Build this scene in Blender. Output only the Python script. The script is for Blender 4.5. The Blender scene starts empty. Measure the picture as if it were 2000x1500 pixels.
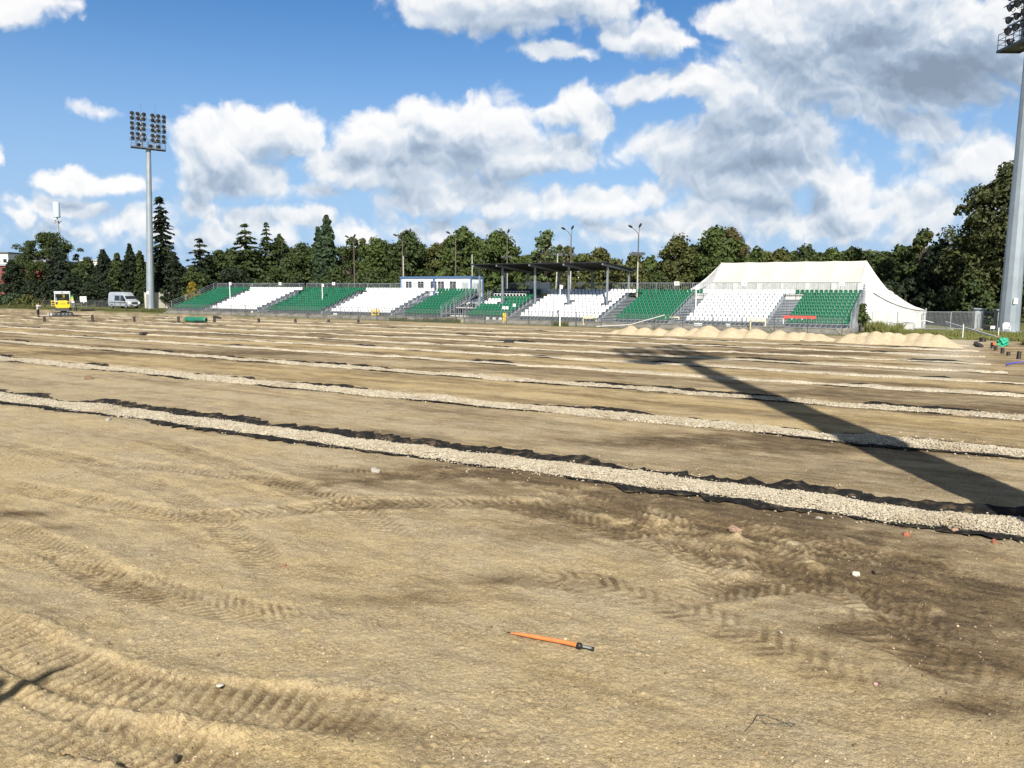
import bpy, math, random
import numpy as np
from mathutils import Vector, Matrix
R = math.radians
C = bpy.context.scene.collection
SC = bpy.context.scene

# ---------------------------------------------------------------- camera
HC = 4.0                        # eye height above the pitch (the photographer stands on the bank)
FPX = 1500.0                    # focal length in pixels of the 2000 x 1500 photograph
PITCH = math.atan(195 / FPX)
cam = bpy.data.cameras.new('camera')
cam.sensor_width = 36.0
cam.lens = 36.0 * FPX / 2000
cam.clip_start = 0.1
cam.clip_end = 20000
camo = bpy.data.objects.new('camera', cam)
camo.location = (0, 0, HC)
camo.rotation_euler = (math.pi / 2 - PITCH, 0, 0)
C.objects.link(camo)
SC.camera = camo
SC.view_settings.view_transform = 'Standard'
SC.view_settings.look = 'None'
SC.view_settings.exposure = 0.66
SC.view_settings.gamma = 1.0
SC.cycles.max_bounces = 6
SC.cycles.transparent_max_bounces = 16

def ray(px, py):
    a, b = (px - 1000) / FPX, (750 - py) / FPX
    c, s = math.cos(PITCH), math.sin(PITCH)
    return Vector((a, c + b * s, -s + b * c))
def P(px, py, z=0.0):           # where the line of sight meets height z
    d = ray(px, py)
    return Vector((0, 0, HC)) + d * ((z - HC) / d.z)
def Q(px, py, y):               # where it meets depth y
    d = ray(px, py)
    return Vector((0, 0, HC)) + d * (y / d.y)
TH = R(31.5)                    # the pitch, its drains and the stand are turned by this angle
EU = Vector((math.cos(TH), -math.sin(TH), 0))
EN = Vector((math.sin(TH), math.cos(TH), 0))
def UN(u, n, z=0.0):
    return EU * u + EN * n + Vector((0, 0, z))
def at_n(px, n, z=0.0):         # point on the vertical plane N = n seen in picture column px (near the horizon)
    d = ray(px, 555)
    t = n / (d.x * EN.x + d.y * EN.y)
    return Vector((d.x * t, d.y * t, z))
def u_at(px, n):
    return at_n(px, n).dot(EU)

# ---------------------------------------------------------------- sun and sky
SUN_EL = R(38.0)
SUN_AZ = R(0.6)                 # the sun stands behind the camera
sun = bpy.data.lights.new('sun', 'SUN')
sun.energy = 5.0
sun.angle = R(0.8)
sun.color = (1.0, 0.95, 0.86)
suno = bpy.data.objects.new('sun', sun)
sdir = Vector((math.sin(SUN_AZ) * math.cos(SUN_EL), -math.cos(SUN_AZ) * math.cos(SUN_EL), math.sin(SUN_EL)))
suno.rotation_euler = sdir.to_track_quat('Z', 'Y').to_euler()
C.objects.link(suno)

class NT:                       # small helper for building node trees
    def __init__(self, tree): self.t = tree
    def n(self, kind, **kw):
        x = self.t.nodes.new(kind)
        for k, v in kw.items(): setattr(x, k, v)
        return x
    def put(self, sock, v):
        if v is None: return
        if isinstance(v, bpy.types.NodeSocket): self.t.links.new(v, sock)
        else: sock.default_value = v
    def m(self, op, a, b=None, c=None, clamp=False):
        x = self.n('ShaderNodeMath', operation=op, use_clamp=clamp)
        for i, v in enumerate((a, b, c)): self.put(x.inputs[i], v)
        return x.outputs[0]
    def v(self, op, a, b=None, c=None):
        x = self.n('ShaderNodeVectorMath', operation=op)
        for i, v in enumerate((a, b, c)): self.put(x.inputs[i], v)
        return x.outputs['Value'] if op in ('LENGTH', 'DOT_PRODUCT') else x.outputs['Vector']
    def mix(self, f, a, b, blend='MIX'):
        x = self.n('ShaderNodeMix', data_type='RGBA', blend_type=blend)
        self.put(x.inputs[0], f)
        for i, v in ((6, a), (7, b)):
            self.put(x.inputs[i], v if isinstance(v, bpy.types.NodeSocket) else (*v[:3], 1.0))
        return x.outputs[2]
    def noise(self, vec, scale, detail=4, rough=0.55, dim='3D', out=0, dist=0.0):
        x = self.n('ShaderNodeTexNoise', noise_dimensions=dim)
        self.put(x.inputs['Vector'], vec)
        x.inputs['Scale'].default_value = scale
        x.inputs['Detail'].default_value = detail
        x.inputs['Roughness'].default_value = rough
        x.inputs['Distortion'].default_value = dist
        return x.outputs[out]
    def ramp(self, f, lo, hi, a=0.0, b=1.0, smooth=True):
        x = self.n('ShaderNodeMapRange', interpolation_type='SMOOTHSTEP' if smooth else 'LINEAR')
        self.put(x.inputs[0], f)
        for i, v in enumerate((lo, hi, a, b)): self.put(x.inputs[i + 1], v)
        return x.outputs[0]

world = bpy.data.worlds.new('World')
SC.world = world
world.use_nodes = True
world.cycles.sampling_method = 'NONE'

def build_sky():
    wt = world.node_tree
    wt.nodes.clear()
    N = NT(wt)
    sky = N.n('ShaderNodeTexSky', sky_type='NISHITA', sun_disc=False, sun_elevation=SUN_EL,
              sun_rotation=math.pi + SUN_AZ, air_density=1.25, dust_density=0.6, ozone_density=3.2)
    tc = N.n('ShaderNodeTexCoord')
    sep = N.n('ShaderNodeSeparateXYZ')
    wt.links.new(tc.outputs['Generated'], sep.inputs[0])
    ay = N.m('MAXIMUM', N.m('ABSOLUTE', sep.outputs[1]), 0.12)
    sx = N.m('DIVIDE', sep.outputs[0], ay)
    sz = N.m('DIVIDE', sep.outputs[2], ay)
    cmb = N.n('ShaderNodeCombineXYZ')
    wt.links.new(sx, cmb.inputs[0]); wt.links.new(sz, cmb.inputs[1])
    p = cmb.outputs[0]
    # cumulus heaps: (bearing, height, half width, half height, strength), bearings and heights as slopes of the line of sight
    def S(px, py):
        d = ray(px, py)
        return d.x / d.y, d.z / d.y
    heaps = [
        (45, 12, 95, 38, .62), (185, 212, 55, 15, .40), (970, 0, 215, 62, 1.0), (1100, -15, 160, 50, .9), (1190, 64, 46, 36, .75), (1262, 66, 62, 48, .85),
        (1318, 80, 42, 24, .75), (1055, 103, 62, 18, .62), (1100, 105, 40, 14, .5), (400, 275, 70, 55, .9), (375, 325, 70, 62, .8), (455, 300, 90, 70, .9),
        (555, 262, 80, 48, .95), (590, 290, 70, 30, .8), (480, 345, 120, 45, .7), (850, 235, 75, 50, 1.0), (800, 270, 110, 50, .9),
        (930, 255, 110, 66, 1.0), (715, 268, 55, 40, .9), (680, 330, 95, 42, .85), (800, 325, 150, 55, .85), (980, 300, 150, 60, .9),
        (1080, 290, 110, 50, .8), (1110, 205, 62, 48, .95), (1160, 228, 60, 30, .8), (1060, 225, 60, 26, .7), (1250, 168, 82, 34, .9),
        (1350, 175, 66, 42, 1.0), (1400, 200, 80, 45, .9), (1500, 60, 80, 85, 1.0), (1430, 40, 40, 34, .7), (1560, 90, 130, 110, 1.0), (1480, 190, 150, 70, .8),
        (1620, 160, 110, 80, .85), (1720, 20, 180, 110, 1.0), (1880, 90, 240, 110, 1.05), (1800, 190, 190, 55, .8), (1500, 275, 150, 52, .95),
        (1380, 285, 130, 60, .75), (1570, 275, 60, 40, .8), (1600, 340, 65, 38, .95), (1500, 350, 160, 42, .75), (1650, 385, 80, 46, .9), (1690, 415, 50, 30, .8),
        (1450, 400, 130, 40, .7), (1560, 440, 200, 36, .7), (135, 345, 66, 32, .85), (200, 365, 70, 28, .8), (100, 405, 70, 30, .8),
        (150, 415, 45, 20, .7), (0, 310, 26, 34, .7), (900, 375, 120, 42, .85), (990, 385, 60, 38, .8), (830, 392, 66, 28, .75), (540, 368, 60, 28, .65),
        (620, 382, 60, 20, .55), (1180, 385, 85, 36, .8), (1270, 370, 60, 36, .7), (1080, 400, 100, 40, .6), (600, 425, 60, 24, .7), (500, 425, 55, 28, .65),
        (880, 452, 36, 26, .8), (965, 440, 26, 16, .75), (690, 455, 70, 22, .6), (370, 400, 60, 34, .65), (400, 460, 80, 24, .5), (40, 435, 40, 22, .6),
        (1820, 262, 66, 40, .75), (1850, 330, 120, 50, .62), (1800, 400, 100, 60, .6), (1930, 330, 90, 60, .55), (1330, 430, 100, 34, .7), (1230, 450, 140, 26, .5),
        (800, 450, 700, 32, .27), (1500, 440, 420, 46, .33), (250, 450, 330, 42, .26), (1900, 410, 200, 80, .30), (250, 450, 70, 20, .5), (1690, 235, 90, 30, .55)]
    darks = [(1860, 165, 330, 105, .95), (1760, 90, 170, 120, .5), (1990, 200, 220, 90, .7), (1740, 215, 170, 60, .45), (1480, 300, 210, 46, .85),
             (1480, 398, 200, 34, .6), (1210, 196, 80, 20, .5), (1080, 0, 170, 60, .3), (1290, -10, 130, 40, .55), (1480, 240, 100, 60, .3),
             (900, 335, 220, 26, .4), (140, 345, 60, 16, .5), (600, 302, 80, 16, .45), (370, 295, 40, 18, .45), (1300, 196, 90, 18, .4), (1250, 95, 70, 16, .4), (400, 350, 120, 20, .35)]
    def heap_group(name, items):
        g = bpy.data.node_groups.new(name, 'ShaderNodeTree')
        g.interface.new_socket('p', in_out='INPUT', socket_type='NodeSocketVector')
        g.interface.new_socket('d', in_out='OUTPUT', socket_type='NodeSocketFloat')
        G = NT(g)
        gi, go = G.n('NodeGroupInput'), G.n('NodeGroupOutput')
        acc = None
        for (cx, cy, rx, ry, s) in items:
            x0, z0 = S(cx, cy)
            kx, kz = 1 / (rx / FPX * 1.16), 1 / (ry / FPX * 1.16)
            l = G.v('LENGTH', G.v('MULTIPLY_ADD', gi.outputs[0], (kx, kz, 0), (-x0 * kx, -z0 * kz, 0)))
            f = G.m('MULTIPLY_ADD', l, -s, s)
            acc = f if acc is None else G.m('SMOOTH_MAX', acc, f, 0.2)
        g.links.new(acc, go.inputs[0])
        return g
    gc, gd = heap_group('cloud_heaps', heaps), heap_group('cloud_bases', darks)
    def use(g, vec):
        x = N.n('ShaderNodeGroup'); x.node_tree = g
        wt.links.new(vec, x.inputs[0])
        return x.outputs[0]
    w1 = N.v('MULTIPLY', N.v('SUBTRACT', N.noise(p, 5.0, 2, 0.5, '2D', out=1), (.5, .5, .5)), (.085, .050, 0))
    w2 = N.v('MULTIPLY', N.v('SUBTRACT', N.noise(p, 19.0, 4, 0.6, '2D', out=1), (.5, .5, .5)), (.034, .028, 0))
    warp = N.v('ADD', w1, w2)
    pw = N.v('ADD', p, warp)
    b0 = use(gc, pw)
    b2 = use(gc, N.v('ADD', pw, (.006, .036, 0)))
    def billow(vec, wv):
        n1 = N.noise(vec, 10.0, 7, 0.52, '2D')
        vo = N.n('ShaderNodeTexVoronoi', feature='F1', voronoi_dimensions='2D')
        wt.links.new(N.v('ADD', vec, wv), vo.inputs['Vector'])
        vo.inputs['Scale'].default_value = 27.0
        vo.inputs['Detail'].default_value = 2.0
        vo.inputs['Roughness'].default_value = 0.42
        a = N.m('MULTIPLY', N.m('SUBTRACT', n1, 0.5), 0.95)
        return N.m('ADD', a, N.m('MULTIPLY', N.m('SUBTRACT', 0.44, vo.outputs['Distance']), 0.62))
    n0, n1 = billow(p, warp), billow(N.v('ADD', p, (.002, .008, 0)), warp)
    d0 = N.m('ADD', N.m('MULTIPLY', b0, 1.5), N.m('MULTIPLY_ADD', n0, 0.85, 0.035))
    d2 = b2
    dk = use(gd, pw)
    alpha = N.ramp(d0, -0.10, 0.46)
    # crests with little cloud above them are bright, bodies bluish white, bases with much cloud above them grey
    lit = N.m('MULTIPLY_ADD', N.m('SUBTRACT', n0, n1), 0.60, 0.80)
    lit = N.m('SUBTRACT', lit, N.ramp(d0, .10, 1.10, 0, .22))
    lit = N.m('ADD', lit, N.m('MULTIPLY', N.m('SUBTRACT', b0, b2), 0.50))
    lit = N.m('ADD', lit, N.m('MULTIPLY', n0, 0.12))
    lit = N.m('SUBTRACT', lit, N.m('MULTIPLY', N.m('MAXIMUM', d2, 0.0), 0.16))
    lit = N.m('SUBTRACT', lit, N.m('MULTIPLY', N.m('MAXIMUM', dk, 0.0), 0.44))
    lit = N.m('MAXIMUM', N.m('MINIMUM', lit, 1.0), 0.0)
    cr = N.n('ShaderNodeValToRGB')
    wt.links.new(lit, cr.inputs[0])
    e = cr.color_ramp.elements
    e[0].position, e[0].color = 0.0, (2.5, 3.1, 4.0, 1)
    e[1].position, e[1].color = 1.0, (9.6, 9.5, 9.4, 1)
    for pos, col in ((.28, (3.6, 4.5, 5.7, 1)), (.55, (6.0, 6.7, 7.6, 1)), (.78, (8.4, 8.6, 8.8, 1))):
        k = e.new(pos); k.color = col
    skyc = N.mix(1.0, sky.outputs[0], (0.42, 0.74, 1.06), 'MULTIPLY')
    # thin haze low down
    hz = N.ramp(sep.outputs[2], 0.36, 0.0, 0.0, 0.8)
    skyc = N.mix(hz, skyc, (4.3, 5.9, 8.6))
    col = N.mix(N.m('MULTIPLY', alpha, 0.95), skyc, cr.outputs[0])
    # unseen broken grey cloud deck, added above the picture to neutralise the blue skylight
    deck = N.m('MULTIPLY', N.ramp(sep.outputs[2], .40, .62), N.ramp(N.noise(tc.outputs['Generated'], 2.5, 4, .55), .30, .50, .35, .95))
    col = N.mix(deck, col, (2.3, 2.3, 2.25))
    bg = N.n('ShaderNodeBackground')
    bg.inputs['Strength'].default_value = 0.068
    wt.links.new(col, bg.inputs['Color'])
    out = N.n('ShaderNodeOutputWorld')
    wt.links.new(bg.outputs[0], out.inputs[0])
build_sky()
# ---------------------------------------------------------------- helpers
rng = np.random.default_rng(7)
random.seed(7)

def tag(o, label=None, cat=None, group=None, kind=None):
    if label: o['label'] = label
    if cat: o['category'] = cat
    if group: o['group'] = group
    if kind: o['kind'] = kind
    return o
def empty(name, loc, label=None, cat=None, group=None, rot=0.0):
    o = bpy.data.objects.new(name, None)
    C.objects.link(o)
    o.location = loc
    o.rotation_euler = (0, 0, rot)
    o.empty_display_size = 0.2
    return tag(o, label, cat, group)
def link(name, me, parent=None, loc=(0, 0, 0), rot=None):
    o = bpy.data.objects.new(name, me)
    C.objects.link(o)
    o.location = loc
    if rot is not None: o.rotation_euler = rot
    if parent is not None: o.parent = parent
    return o
def np_mesh(name, verts, faces, smooth=False):
    """verts (n,3); faces (m,k) all of one size"""
    verts = np.asarray(verts, dtype=np.float32); faces = np.asarray(faces, dtype=np.int32)
    me = bpy.data.meshes.new(name)
    m, k = faces.shape
    me.vertices.add(len(verts)); me.vertices.foreach_set('co', verts.ravel())
    me.loops.add(m * k); me.loops.foreach_set('vertex_index', faces.ravel())
    me.polygons.add(m)
    me.polygons.foreach_set('loop_start', np.arange(0, m * k, k, dtype=np.int32))
    me.polygons.foreach_set('loop_total', np.full(m, k, dtype=np.int32))
    me.polygons.foreach_set('use_smooth', np.full(m, smooth, dtype=bool))
    me.update(calc_edges=True)
    me.validate()
    return me
def attr(me, name, vals):
    a = me.attributes.new(name, 'FLOAT', 'POINT')
    a.data.foreach_set('value', np.asarray(vals, dtype=np.float32))

class MB:
    """collects simple shapes and links them as ONE mesh object"""
    def __init__(self): self.v, self.f, self.s = [], [], []
    def add(self, vs, fs, smooth=False):
        b = len(self.v)
        self.v += [tuple(x) for x in vs]
        self.f += [tuple(b + i for i in f) for f in fs]
        self.s += [smooth] * len(fs)
        return self
    def box(self, c, s, rz=0.0, M=None):
        hx, hy, hz = s[0] / 2, s[1] / 2, s[2] / 2
        m = M if M is not None else Matrix.Rotation(rz, 3, 'Z')
        vs = [m @ Vector((x, y, z)) + Vector(c) for z in (-hz, hz) for (x, y) in ((-hx, -hy), (hx, -hy), (hx, hy), (-hx, hy))]
        return self.add(vs, [(3, 2, 1, 0), (4, 5, 6, 7), (0, 1, 5, 4), (1, 2, 6, 5), (2, 3, 7, 6), (3, 0, 4, 7)])
    def span(self, lo, hi):
        return self.box([(a + b) / 2 for a, b in zip(lo, hi)], [abs(b - a) for a, b in zip(lo, hi)])
    def tube(self, pts, r, n=8, caps=True, smooth=True):
        pts = [Vector(p) for p in pts]
        if not hasattr(r, '__len__'): r = [r] * len(pts)
        rings, up = [], None
        for i, p in enumerate(pts):
            t = (pts[min(i + 1, len(pts) - 1)] - pts[max(i - 1, 0)]).normalized()
            if up is None:
                up = t.orthogonal().normalized()
            up = (up - t * up.dot(t))
            up = up.normalized() if up.length > 1e-6 else t.orthogonal().normalized()
            w = t.cross(up)
            rings.append([p + (up * math.cos(2 * math.pi * k / n) + w * math.sin(2 * math.pi * k / n)) * r[i] for k in range(n)])
        vs = [v for g in rings for v in g]
        fs = [(i * n + k, i * n + (k + 1) % n, (i + 1) * n + (k + 1) % n, (i + 1) * n + k) for i in range(len(pts) - 1) for k in range(n)]
        self.add(vs, fs, smooth)
        if caps:
            self.add(rings[0], [tuple(range(n - 1, -1, -1))]); self.add(rings[-1], [tuple(range(n))])
        return self
    def bar(self, a, b, w, h=None):
        """square section bar from a to b"""
        a, b = Vector(a), Vector(b); h = h or w
        d = b - a; L = d.length
        z = d.normalized()
        x = Vector((0, 0, 1)).cross(z)
        x = x.normalized() if x.length > 1e-4 else Vector((1, 0, 0))
        y = z.cross(x)
        M = Matrix((x, y, z)).transposed()
        return self.box((a + b) / 2, (w, h, L), M=M)
    def prism(self, poly, axis0, axis1, axis2, o, depth):
        """extrude a 2-D outline"""
        n = len(poly); o = Vector(o)
        a = [o + Vector(axis0) * x + Vector(axis1) * y for x, y in poly]
        b = [p + Vector(axis2) * depth for p in a]
        return self.add(a + b, [tuple(range(n - 1, -1, -1)), tuple(range(n, 2 * n))] + [(i, (i + 1) % n, n + (i + 1) % n, n + i) for i in range(n)])
    def lathe(self, prof, c=(0, 0, 0), n=16, axis=None, smooth=True):
        c = Vector(c); m = Vector((0, 0, 1)).rotation_difference(Vector(axis or (0, 0, 1))).to_matrix()
        vs = [c + m @ Vector((r * math.cos(2 * math.pi * k / n), r * math.sin(2 * math.pi * k / n), z)) for r, z in prof for k in range(n)]
        fs = [(i * n + k, i * n + (k + 1) % n, (i + 1) * n + (k + 1) % n, (i + 1) * n + k) for i in range(len(prof) - 1) for k in range(n)]
        return self.add(vs, fs, smooth)
    def build(self, name, m, parent=None, loc=(0, 0, 0), rot=None):
        me = bpy.data.meshes.new(name)
        me.from_pydata(self.v, [], self.f)
        me.polygons.foreach_set('use_smooth', self.s)
        me.update()
        if m: me.materials.append(m)
        return link(name, me, parent, loc, rot)

def mat(name, col, rough=0.6, metal=0.0, var=0.0, scale=3.0, bump=0.0, bscale=30.0, trans=0.0, island=0.0, dirt=None, alpha=None, spec=None):
    m = bpy.data.materials.new(name)
    m.use_nodes = True
    N = NT(m.node_tree)
    b = m.node_tree.nodes['Principled BSDF']
    b.inputs['Roughness'].default_value = rough
    b.inputs['Metallic'].default_value = metal
    if spec is not None: b.inputs['Specular IOR Level'].default_value = spec
    tc = N.n('ShaderNodeTexCoord').outputs['Object']
    c = None
    if var or island or dirt:
        c = (*col, 1)
        if var:
            f = N.ramp(N.noise(tc, scale, 5, 0.6), 0.3, 0.7)
            c = N.mix(f, [x * (1 - var) for x in col], [min(1, x * (1 + var)) for x in col])
        if island:
            g = N.n('ShaderNodeNewGeometry').outputs['Random Per Island']
            c = N.mix(N.ramp(g, 0, 1, 1 - island, 1 + island, False), (0, 0, 0), c) if not isinstance(c, tuple) else N.mix(g, [x * (1 - island) for x in col], [x * (1 + island) for x in col])
        if dirt:
            f = N.ramp(N.noise(tc, dirt[1], 6, 0.65), 0.48, 0.75, 0, dirt[2])
            c = N.mix(f, c if not isinstance(c, tuple) else c[:3], dirt[0])
        m.node_tree.links.new(c, b.inputs['Base Color'])
    else:
        b.inputs['Base Color'].default_value = (*col, 1)
    if bump:
        bp = N.n('ShaderNodeBump')
        bp.inputs['Strength'].default_value = bump
        bp.inputs['Distance'].default_value = 0.05
        m.node_tree.links.new(N.noise(tc, bscale, 5, 0.6), bp.inputs['Height'])
        m.node_tree.links.new(bp.outputs[0], b.inputs['Normal'])
    if trans: b.inputs['Transmission Weight'].default_value = trans
    if alpha is not None: b.inputs['Alpha'].default_value = alpha
    return m

# gradient noise on arrays
_perm = rng.permutation(512)
_perm = np.concatenate([_perm, _perm])
def gn(x, y, seed=0):
    xi, yi = np.floor(x).astype(np.int64), np.floor(y).astype(np.int64)
    xf, yf = x - xi, y - yi
    def g(ix, iy, fx, fy):
        h = _perm[(_perm[(ix + seed * 17) & 511] + iy) & 511]
        a = h * (2 * math.pi / 512)
        return np.cos(a) * fx + np.sin(a) * fy
    u, v = xf * xf * xf * (xf * (xf * 6 - 15) + 10), yf * yf * yf * (yf * (yf * 6 - 15) + 10)
    a = g(xi, yi, xf, yf) * (1 - u) + g(xi + 1, yi, xf - 1, yf) * u
    b = g(xi, yi + 1, xf, yf - 1) * (1 - u) + g(xi + 1, yi + 1, xf - 1, yf - 1) * u
    return (a * (1 - v) + b * v) * 1.5
def fbm(x, y, o=4, rough=0.5, seed=0):
    s, a, t = 0, 1.0, 0
    for k in range(o):
        s = s + a * gn(x * 2 ** k + 13.1 * k, y * 2 ** k - 7.7 * k, seed + k); t += a; a *= rough
    return s / t
def sstep(x, a, b):
    t = np.clip((x - a) / (b - a), 0, 1)
    return t * t * (3 - 2 * t)
def poly_dist(x, y, pts):
    """signed lateral distance and distance along a polyline"""
    best = np.full(x.shape, 1e9); sd = np.zeros_like(x); al = np.zeros_like(x); acc = 0.0
    for (ax, ay), (bx, by) in zip(pts[:-1], pts[1:]):
        dx, dy = bx - ax, by - ay; L = math.hypot(dx, dy)
        t = np.clip(((x - ax) * dx + (y - ay) * dy) / (L * L), 0, 1)
        px, py = x - ax - t * dx, y - ay - t * dy
        d = np.hypot(px, py)
        k = d < best
        best[k] = d[k]; sd[k] = ((px * -dy + py * dx) / L)[k]; al[k] = (acc + t * L)[k]
        acc += L
    return best, sd, al
def smooth_line(pix, n=6):
    g = [P(*p) for p in pix]
    out = []
    for i in range(len(g) - 1):
        p0, p1, p2, p3 = g[max(i - 1, 0)], g[i], g[i + 1], g[min(i + 2, len(g) - 1)]
        for k in range(n):
            t = k / n
            q = 0.5 * ((2 * p1) + (p2 - p0) * t + (2 * p0 - 5 * p1 + 4 * p2 - p3) * t * t + (3 * p1 - p0 - 3 * p2 + p3) * t ** 3)
            out.append((q.x, q.y))
    out.append((g[-1].x, g[-1].y))
    return out

# ---------------------------------------------------------------- ground
# the N of each gravel drain and the soil between them
DRAIN_N = [14.85, 21.6, 27.7, 33.1, 37.3, 41.5, 45.7, 49.9, 54.1, 58.2]
TILT = [.036, .014, .004, 0, 0, 0, 0, 0, 0, 0]
STRIP = [(-9, .75, .10), (18.2, .10, .22), (24.7, .82, .30), (30.4, .1, .42), (35.2, .75, .2), (39.4, .1, .5), (43.6, .5, .3), (47.8, .2, .5), (52, .5, .4), (56.1, .35, .45), (62, .05, .25), (400, .05, .3)]
TRACKS = [  # pixel polylines, half width, depth, tread pitch, tread lean
    ([(-120, 1180), (0, 1245), (160, 1318), (300, 1358), (480, 1372), (700, 1400), (900, 1440)], .36, .060, .15, .12),
    ([(-100, 1390), (60, 1415), (260, 1455), (440, 1500), (620, 1560)], .32, .055, .14, .15),
    ([(-40, 930), (200, 985), (400, 1010), (700, 985), (1000, 985), (1300, 1010)], .35, .03, 0.158, .6),
    ([(-60, 1080), (120, 1105), (330, 1160), (480, 1195), (640, 1215), (760, 1222)], .34, .02, 0.144, .9),
    ([(900, 960), (1100, 1010), (1320, 1070), (1500, 1110), (1700, 1180), (1990, 1330)], .38, .040, 0.166, .8),
    ([(1180, 960), (1340, 1010), (1560, 1060), (1800, 1110), (2080, 1190)], .38, .036, 0.166, -.8),
    ([(1250, 1180), (1420, 1150), (1620, 1140), (1800, 1160), (2050, 1240)], .34, .03, 0.151, .7),
    ([(900, 1120), (1100, 1130), (1340, 1190), (1600, 1300), (1900, 1430)], .40, .007, .19, .7),
    ([(1010, 960), (1160, 985), (1300, 1045), (1380, 1120), (1400, 1200)], .30, .03, 0.144, .9),
    ([(1120, 1050), (1300, 1030), (1480, 1045), (1640, 1100), (1760, 1200), (1840, 1330)], .34, .035, 0.158, -.9),
    ([(1500, 1020), (1660, 1075), (1840, 1110), (2040, 1130)], .32, .03, 0.151, .8),
    ([(-60, 1010), (120, 1075), (240, 1145), (330, 1215)], .30, .03, 0.144, .8),
    ([(560, 900), (760, 930), (960, 925), (1150, 960)], .34, .025, 0.158, .8),
    ([(-40, 1290), (120, 1370), (260, 1400), (420, 1420)], .22, .03, .14, .2),
    ([(100, 880), (330, 960), (480, 1060), (560, 1150)], .32, .02, 0.144, .7),
    ([(980, 935), (1080, 950), (1200, 985), (1330, 1040), (1480, 1130)], .34, .035, 0.173, .9),
    ([(1420, 1000), (1480, 1040), (1520, 1100), (1530, 1180)], .36, .04, 0.180, .9),
    ([(1560, 1180), (1700, 1230), (1850, 1300), (2060, 1420)], .36, .03, 0.187, .7),
    ([(-60, 1500), (160, 1440), (300, 1470), (500, 1540)], .30, .04, 0.158, .6),
    ([(300, 860), (520, 935), (700, 1000), (820, 1080)], .34, .025, 0.158, .8),
    ([(-50, 860), (200, 900), (420, 925), (640, 960), (800, 1010)], .34, .02, 0.158, -.7)]
STAINS = [(1250, 940, 4, 1.5, .34), (1620, 1010, 3.4, 1.5, .30), (1800, 1160, 2.2, 1.8, .26), (1960, 1270, 1.2, 1.4, .34), (1480, 860, 4.5, 1.2, .40), (600, 835, 3.5, .9, .25), (1800, 930, 2.2, 1.2, .35),
    (300, 1160, 1.6, .5, .22), (520, 1010, 1.6, .6, .22),  # pixel centre, half sizes in metres along x and y, strength: bands and patches of dark topsoil
    (830, 920, 1.9, .8, .8), (1020, 935, 2.2, .8, .55), (1250, 985, 2.4, 1.2, .55), (1480, 1040, 2.0, 1.2, .6), (1750, 1110, 1.7, 1.1, .6), (1100, 1000, 1.5, .8, .4),
    (1700, 1230, 1.3, .7, .6), (1500, 1140, 1.6, .6, .5), (1900, 1180, 1.0, 1.0, .7), (1930, 1380, .5, .18, .9), (1850, 1300, .8, .3, .6),
    (40, 1005, .7, .22, .9), (110, 1030, .5, .15, .7), (780, 1170, 1.2, .25, .45), (650, 945, 1.0, .45, .7), (760, 990, .7, .4, .8),
    (680, 1420, .45, .16, .45), (1060, 1050, 1.2, .4, .5), (1000, 1135, 1.2, .25, .5), (1560, 880, 2.6, 1.2, .55), (1350, 860, 2.4, .9, .4),
    (760, 850, 2.0, .6, .35), (1100, 865, 2.0, .5, .45), (1960, 800, 2.5, .9, .55), (1620, 770, 3.4, 1.4, .6), (260, 690, 9, 1.3, .6), (520, 690, 8, .8, .5),
    (1340, 690, 6, 2.0, .9), (1000, 668, 9, 1.4, .6), (640, 655, 12, 1.6, .55), (1650, 690, 5, 1.0, .5), (950, 720, 5, .7, .4), (100, 650, 14, 2, .45)]

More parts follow.
